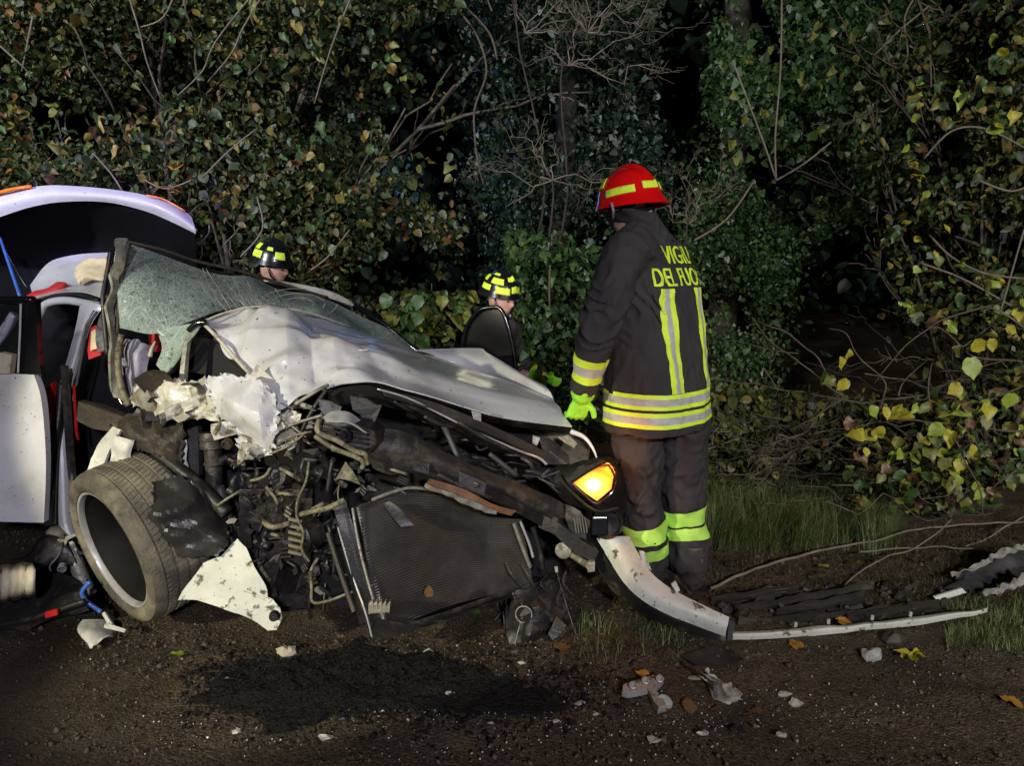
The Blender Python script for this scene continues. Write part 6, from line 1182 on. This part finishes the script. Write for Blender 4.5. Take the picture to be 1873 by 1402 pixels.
# cuff band on the sleeve
ax = (lwr - lelb); ca = lelb + ax * .44; cb = lelb + ax * .78; sl = (cb - ca)
for nm, t0, t1, m_ in (('cuff_band', 0, .3, 'fluo_yellow'), ('cuff_reflector', .3, .68, 'reflective'), ('cuff_band', .68, 1, 'fluo_yellow')):
    band(bj, ca + sl * t0, ca + sl * t1, nm, MT[m_], m1, .003, .115, 40)
# hem bands
for z0, z1, m_ in ((.815, .832, 'fluo_yellow'), (.832, .862, 'reflective'), (.862, .880, 'fluo_yellow'), (.892, .908, 'fluo_yellow'), (.908, .938, 'reflective'), (.938, .955, 'fluo_yellow')):
    band(bj, C0 + Z * (z0 + .0), C0 + Z * (z1 + .0), 'hem_reflector' if m_ == 'reflective' else 'hem_band', MT[m_], m1, .0035, .5, 90)
# back stripes
def stripe(s0, s1, z0, z1, m_, nm, top=0):
    rows = []
    for i in range(41):
        z = z0 + (z1 - z0) * i / 40; dx = top * (z - z0) / (z1 - z0); rows.append([(C0 - L * (s0 + dx + (s1 - s0) * j / 5) + Z * z + nb * .6, -nb) for j in range(6)])
    wrapgrid(bj, rows, .0035, nm, MT[m_], m1)
for sgn in (-1, 1):
    c_ = .125 * sgn
    stripe(c_ - .037, c_ - .012, .957, 1.375, 'fluo_yellow', 'back_band', .012 * -sgn); stripe(c_ - .012, c_ + .012, .957, 1.375, 'reflective', 'back_reflector', .012 * -sgn); stripe(c_ + .012, c_ + .037, .957, 1.375, 'fluo_yellow', 'back_band', .012 * -sgn)
def text_on(bvh, txt, size, zb, width, m_, off=.004, s_c=0):
    cu = bpy.data.curves.new('t', 'FONT'); cu.body = txt; cu.size = size; cu.align_x = 'CENTER'; cu.offset = 0; cu.resolution_u = 3
    to = bpy.data.objects.new('t', cu); COL.objects.link(to); dg = bpy.context.evaluated_depsgraph_get(); me = bpy.data.meshes.new_from_object(to.evaluated_get(dg)); bpy.data.objects.remove(to)
    import bmesh
    bm = bmesh.new(); bm.from_mesh(me); bmesh.ops.triangulate(bm, faces=bm.faces[:])
    for _ in range(4):
        es = [e for e in bm.edges if e.calc_length() > .012]
        if not es: break
        bmesh.ops.subdivide_edges(bm, edges=es, cuts=1); bmesh.ops.triangulate(bm, faces=[q for q in bm.faces if len(q.verts) > 3])
    bm.verts.index_update(); xs_ = [v.co.x for v in bm.verts]; k = width / (max(xs_) - min(xs_)); ok = {}; mb = MB()
    def depth(x, z):   # cloth bridged over its small folds, as stiff tape does
        t_ = []
        for dx in (-.03, -.015, 0, .015, .03):
            for dz in (-.03, 0, .03):
                h = bvh.ray_cast(C0 - L * (x + dx) + Z * (z + dz) + nb * .6, -nb, 2)
                if h[0] is not None: t_.append((h[0] - C0).dot(nb))
        h = bvh.ray_cast(C0 - L * x + Z * z + nb * .6, -nb, 2)
        if h[0] is None or not t_: return None
        return max(sum(t_) / len(t_), (h[0] - C0).dot(nb)) + off
    for shift, lift in ((-.0022, 0), (0, .0005), (.0022, .001)):
        ok = {}
        for v in bm.verts:
            x = v.co.x * k + s_c + shift; z = zb + v.co.y; d_ = depth(x, z)
            if d_ is not None: ok[v.index] = len(mb.v); mb.v.append(C0 - L * x + Z * z + nb * (d_ + lift))
        for q in bm.faces:
            if all(v.index in ok for v in q.verts):
                t_ = [ok[v.index] for v in q.verts]
                if max((mb.v[a_] - mb.v[b_]).length for a_ in t_ for b_ in t_) < .2: mb.f.append(tuple(t_))
    mb.build('back_lettering', MT[m_], m1, label='yellow lettering ' + txt)
text_on(bj, 'VIGILI', .105, 1.475, .26, 'fluo_yellow', s_c=.045); text_on(bj, 'DEL FUOCO', .105, 1.385, .41, 'fluo_yellow', s_c=.036)
tr_ = MB()
for lg in legs:
    tr_.tube(spline([C0 + (lg[0] - C0) * .0 + Vector((lg[0].x - C0.x, lg[0].y - C0.y, 0)) * .8 + Z * .98] + lg[:-1], 4), [.125, .125, .122, .12, .118, .115, .112, .11, .108, .104, .1, .097, .095, .093, .092, .09, .09][:17], 18)
tr_.rings([ringpts(C0 + Z * z, L, f, .2, .14, 20) for z in (.8, .9, .98)])
trs = remesh(tr_, 'trousers', MT['trousers'], m1, .008, .024, 8, 11, 3, stretch=(1, 1, 1.1))
bt = bvh_of(trs)
def legband(lg, v0, v1, nm, m_='fluo_pants'):
    def at(v):
        for a_, b_ in zip(lg, lg[1:]):
            pa = F * CP; 
        zt = P(1200, v, lg[2].y).z; best = None
        for a_, b_ in zip(lg, lg[1:]):
            if (a_.z - zt) * (b_.z - zt) <= 0: t_ = (a_.z - zt) / (a_.z - b_.z); return a_.lerp(b_, t_)
        return lg[-1]
    band(bt, at(v0), at(v1), nm, MT[m_], m1, .005, .122, 48)
legband(legs[0], 951, 980, 'knee_band'); legband(legs[0], 989, 1014, 'knee_band'); legband(legs[1], 926, 953, 'knee_band'); legband(legs[1], 959, 980, 'knee_band')
for lg, ft in zip(legs, feet):
    gz = ground_z(ft.x, ft.y); b_ = MB(); b_.tube([lg[3] + Z * .12, lg[4], ft + Z * (.07 + gz)], [.07, .066, .062], 16); b_.tube([ft - f * .03 + Z * (.055 + gz), ft + f * .08 + Z * (.05 + gz), ft + f * .19 + Z * (.045 + gz)], [.058, .052, .04], 14)
    b_ = remesh(b_, 'boot', MT['boot_leather'], m1, .008, .004, 16, 2, 3)
    sb = MB(); sb.rings([ringpts(ft + f * .08 + Z * (gz + z), f, L, .155, .052, 20, 2.8) for z in (.0, .022)]); sb.build('sole', MT['cavity_black'], b_, 40)
band_b = MB()
gl = MB(); gd_ = (P(1050, 775, 3.06) - lwr).normalized(); gl.tube([lwr - gd_ * .035, lwr + gd_ * .01, lwr + gd_ * .03], [.052, .05, .04], 14); hand_mb(gl, lwr + gd_ * .02, gd_, Vector((1, .1, 0)), 1.12, .95)
remesh(gl, 'glove', MT['glove_lime'], m1, .0055, .003, 30, 2, 2)
g2 = MB(); hand_mb(g2, rwr, (f * .8 + L * .4 - Z * .2), Z, 1.12, .5); g2.tube([rwr - (rwr - rel).normalized() * .04, rwr], [.05, .046], 12); remesh(g2, 'glove', MT['glove_lime'], m1, .006, 0, smooth_it=2)
# ---- two crew members beyond the car
def simple_person(u, v, Y, f, lean, label, strips, crouch=0, arm=None):
    hc = P(u, v, Y); f = f.normalized(); L = Z.cross(f); base = Vector((hc.x, hc.y, ground_z(hc.x, hc.y))) - f * lean
    pr = thing('person', base, label, 'person'); hip = base + Z * (.88 - crouch) + f * lean * -.1; neck = hc - Z * .15 - f * .04; ch = hip.lerp(neck, .62); hfv = (f + Z * -.35).normalized()
    b = MB(); b.rings([ringpts(p, L, f, a, c, 18) for p, a, c in [(hip, .15, .11), (hip.lerp(ch, .5), .14, .10), (ch, .17, .11), (ch.lerp(neck, .6), .15, .10), (neck, .06, .06), (hc - Z * .05, .055, .055)]]); head_mb(b, hc, hfv, Z)
    hands = []
    for sd in (-1, 1):
        s0 = ch.lerp(neck, .5) + L * sd * .17; e0 = s0 - Z * .26 + L * sd * .05 + f * .06; w0 = e0 + f * .2 - Z * .06
        if arm and sd == arm[0]: w0 = arm[1]; e0 = s0.lerp(w0, .5) - Z * .08 - f * .05
        b.tube(spline([s0, e0, w0], 4), [.052 - .002 * i for i in range(9)], 10); hand_mb(b, w0, (w0 - e0), Z, .62, .9); hands.append((s0, e0, w0))
        kneep = base + L * sd * .1 + Z * (.48 - crouch * .4) + f * crouch * .6; ft = base + L * sd * .11; b.tube(spline([hip + L * sd * .08, kneep, ft + Z * .1], 4), [.08 - .004 * i for i in range(9)], 10); b.tube([ft + Z * .08, ft + f * .18 + Z * .045], [.045, .035], 8)
    bd = remesh(b, 'body', MT['skin'], pr, .012, 0, smooth_it=2); eyes(bd, hc - Z * .0, hfv, Z)
    j = MB(); j.rings([ringpts(p, L, f, a, c, 20) for p, a, c in [(hip - Z * .1, .22, .17), (hip, .22, .17), (ch, .23, .16), (ch.lerp(neck, .55), .20, .14), (neck, .1, .1), (neck + Z * .05, .09, .09)]])
    for s0, e0, w0 in hands: j.tube(spline([s0, e0, e0.lerp(w0, .85)], 4), [.078 - .002 * i for i in range(9)], 12)
    jk_ = remesh(j, 'jacket', MT['jacket'], pr, .013, .014, 7, int(u), 3)
    bb = bvh_of(jk_)
    for s0, e0, w0 in hands: band(bb, e0.lerp(w0, .5), e0.lerp(w0, .72), 'cuff_band', MT['fluo_yellow'], pr, .003, .12, 24)
    band(bb, hip, hip + Z * .05, 'hem_band', MT['fluo_yellow'], pr, .004, .4, 40)
    t_ = MB()
    for sd in (-1, 1):
        kneep = base + L * sd * .1 + Z * (.48 - crouch * .4) + f * crouch * .6; ft = base + L * sd * .11; t_.tube(spline([hip + L * sd * .08 + Z * .05, kneep, ft + Z * .12], 4), [.105 - .003 * i for i in range(9)], 12)
    remesh(t_, 'trousers', MT['trousers'], pr, .014, .01, 6, 5, 3)
    for sd in (-1, 1):
        ft = base + L * sd * .11; bt_ = MB(); bt_.tube([ft + Z * .16, ft + Z * .07, ft + f * .1 + Z * .055, ft + f * .19 + Z * .045], [.06, .06, .052, .04], 12); bt_.build('boot', MT['boot_leather'], pr, True)
    for s0, e0, w0 in hands:
        g = MB(); hand_mb(g, w0, (w0 - e0), Z, .92, .9); remesh(g, 'glove', MT['glove_lime'], pr, .008, 0, smooth_it=2)
    hm, pt = helmet(pr, hc + Z * .062 - f * .01, (hfv + Z * .1).normalized(), Z, MT['helmet_navy'], .98)
    for s in strips: pt(*s, MT['fluo_yellow'])
    for sd in (-1, 1):
        mb = MB(); mb.tube([hc + L * sd * .083 + Z * .04, hc + L * sd * .08 + hfv * .03 - Z * .05, hc + hfv * .07 - Z * .115], .007, 6); mb.build('chin_strap', MT['gloss_black'], pr, True)
    mb = MB(); mb.grid([[hc + hfv * (.098 - .02 * abs(x)) + L * x * .085 + Z * z for x in (-1, -.5, 0, .5, 1)] for z in (.062, .04, .02)], .004); mb.build('visor', MT['side_glass'], pr, True)
    return pr
simple_person(502, 488, 4.9, Vector((1, -.35, 0)), .05, 'crew member in dark helmet looking over the windscreen behind the car', [(-.9, -.35, .25, .6), (-2.3, -1.6, .15, .5), (-2.4, -1.9, .55, .9), (.2, .6, .3, .5), (-1.4, -1.05, .6, .8)])
simple_person(918, 545, 4.9, Vector((.8, -.7, 0)), .15, 'crew member in dark helmet with neon patches bending behind the open far door', [(-2.2, -1.5, .15, .42), (-1.2, -.4, .12, .42), (-1.6, -.8, .52, .85), (-.3, .5, .2, .5), (-2.7, -2.0, .55, .9), (-.5, .2, .75, 1.0), (-1.9, -1.2, 1.0, 1.2)], .12, (-1, P(968, 690, 4.35)))
# far door, open in front of that crew member
fd = sheet('far_door', [[(872, 572, 4.4), (895, 565, 4.38), (915, 567, 4.36)], [(852, 600, 4.42), (890, 600, 4.38), (928, 600, 4.34)], [(845, 640, 4.42), (890, 645, 4.38), (940, 650, 4.32)], [(842, 690, 4.4), (890, 690, 4.36), (944, 700, 4.3)]], 'dark_glass', 6, False, .01, label='far front door with dark window')
tub('door_edge', [(842, 690, 4.38), (845, 640, 4.4), (853, 600, 4.4), (873, 571, 4.38), (895, 563, 4.36), (916, 566, 4.34), (930, 600, 4.32), (941, 650, 4.3), (945, 700, 4.28)], .013, 'gloss_black', 5, fd)
slab('door_skin', [(842, 690, 4.38), (945, 695, 4.28), (950, 860, 4.2), (842, 860, 4.3)], 'white_paint', .05, parent=fd)
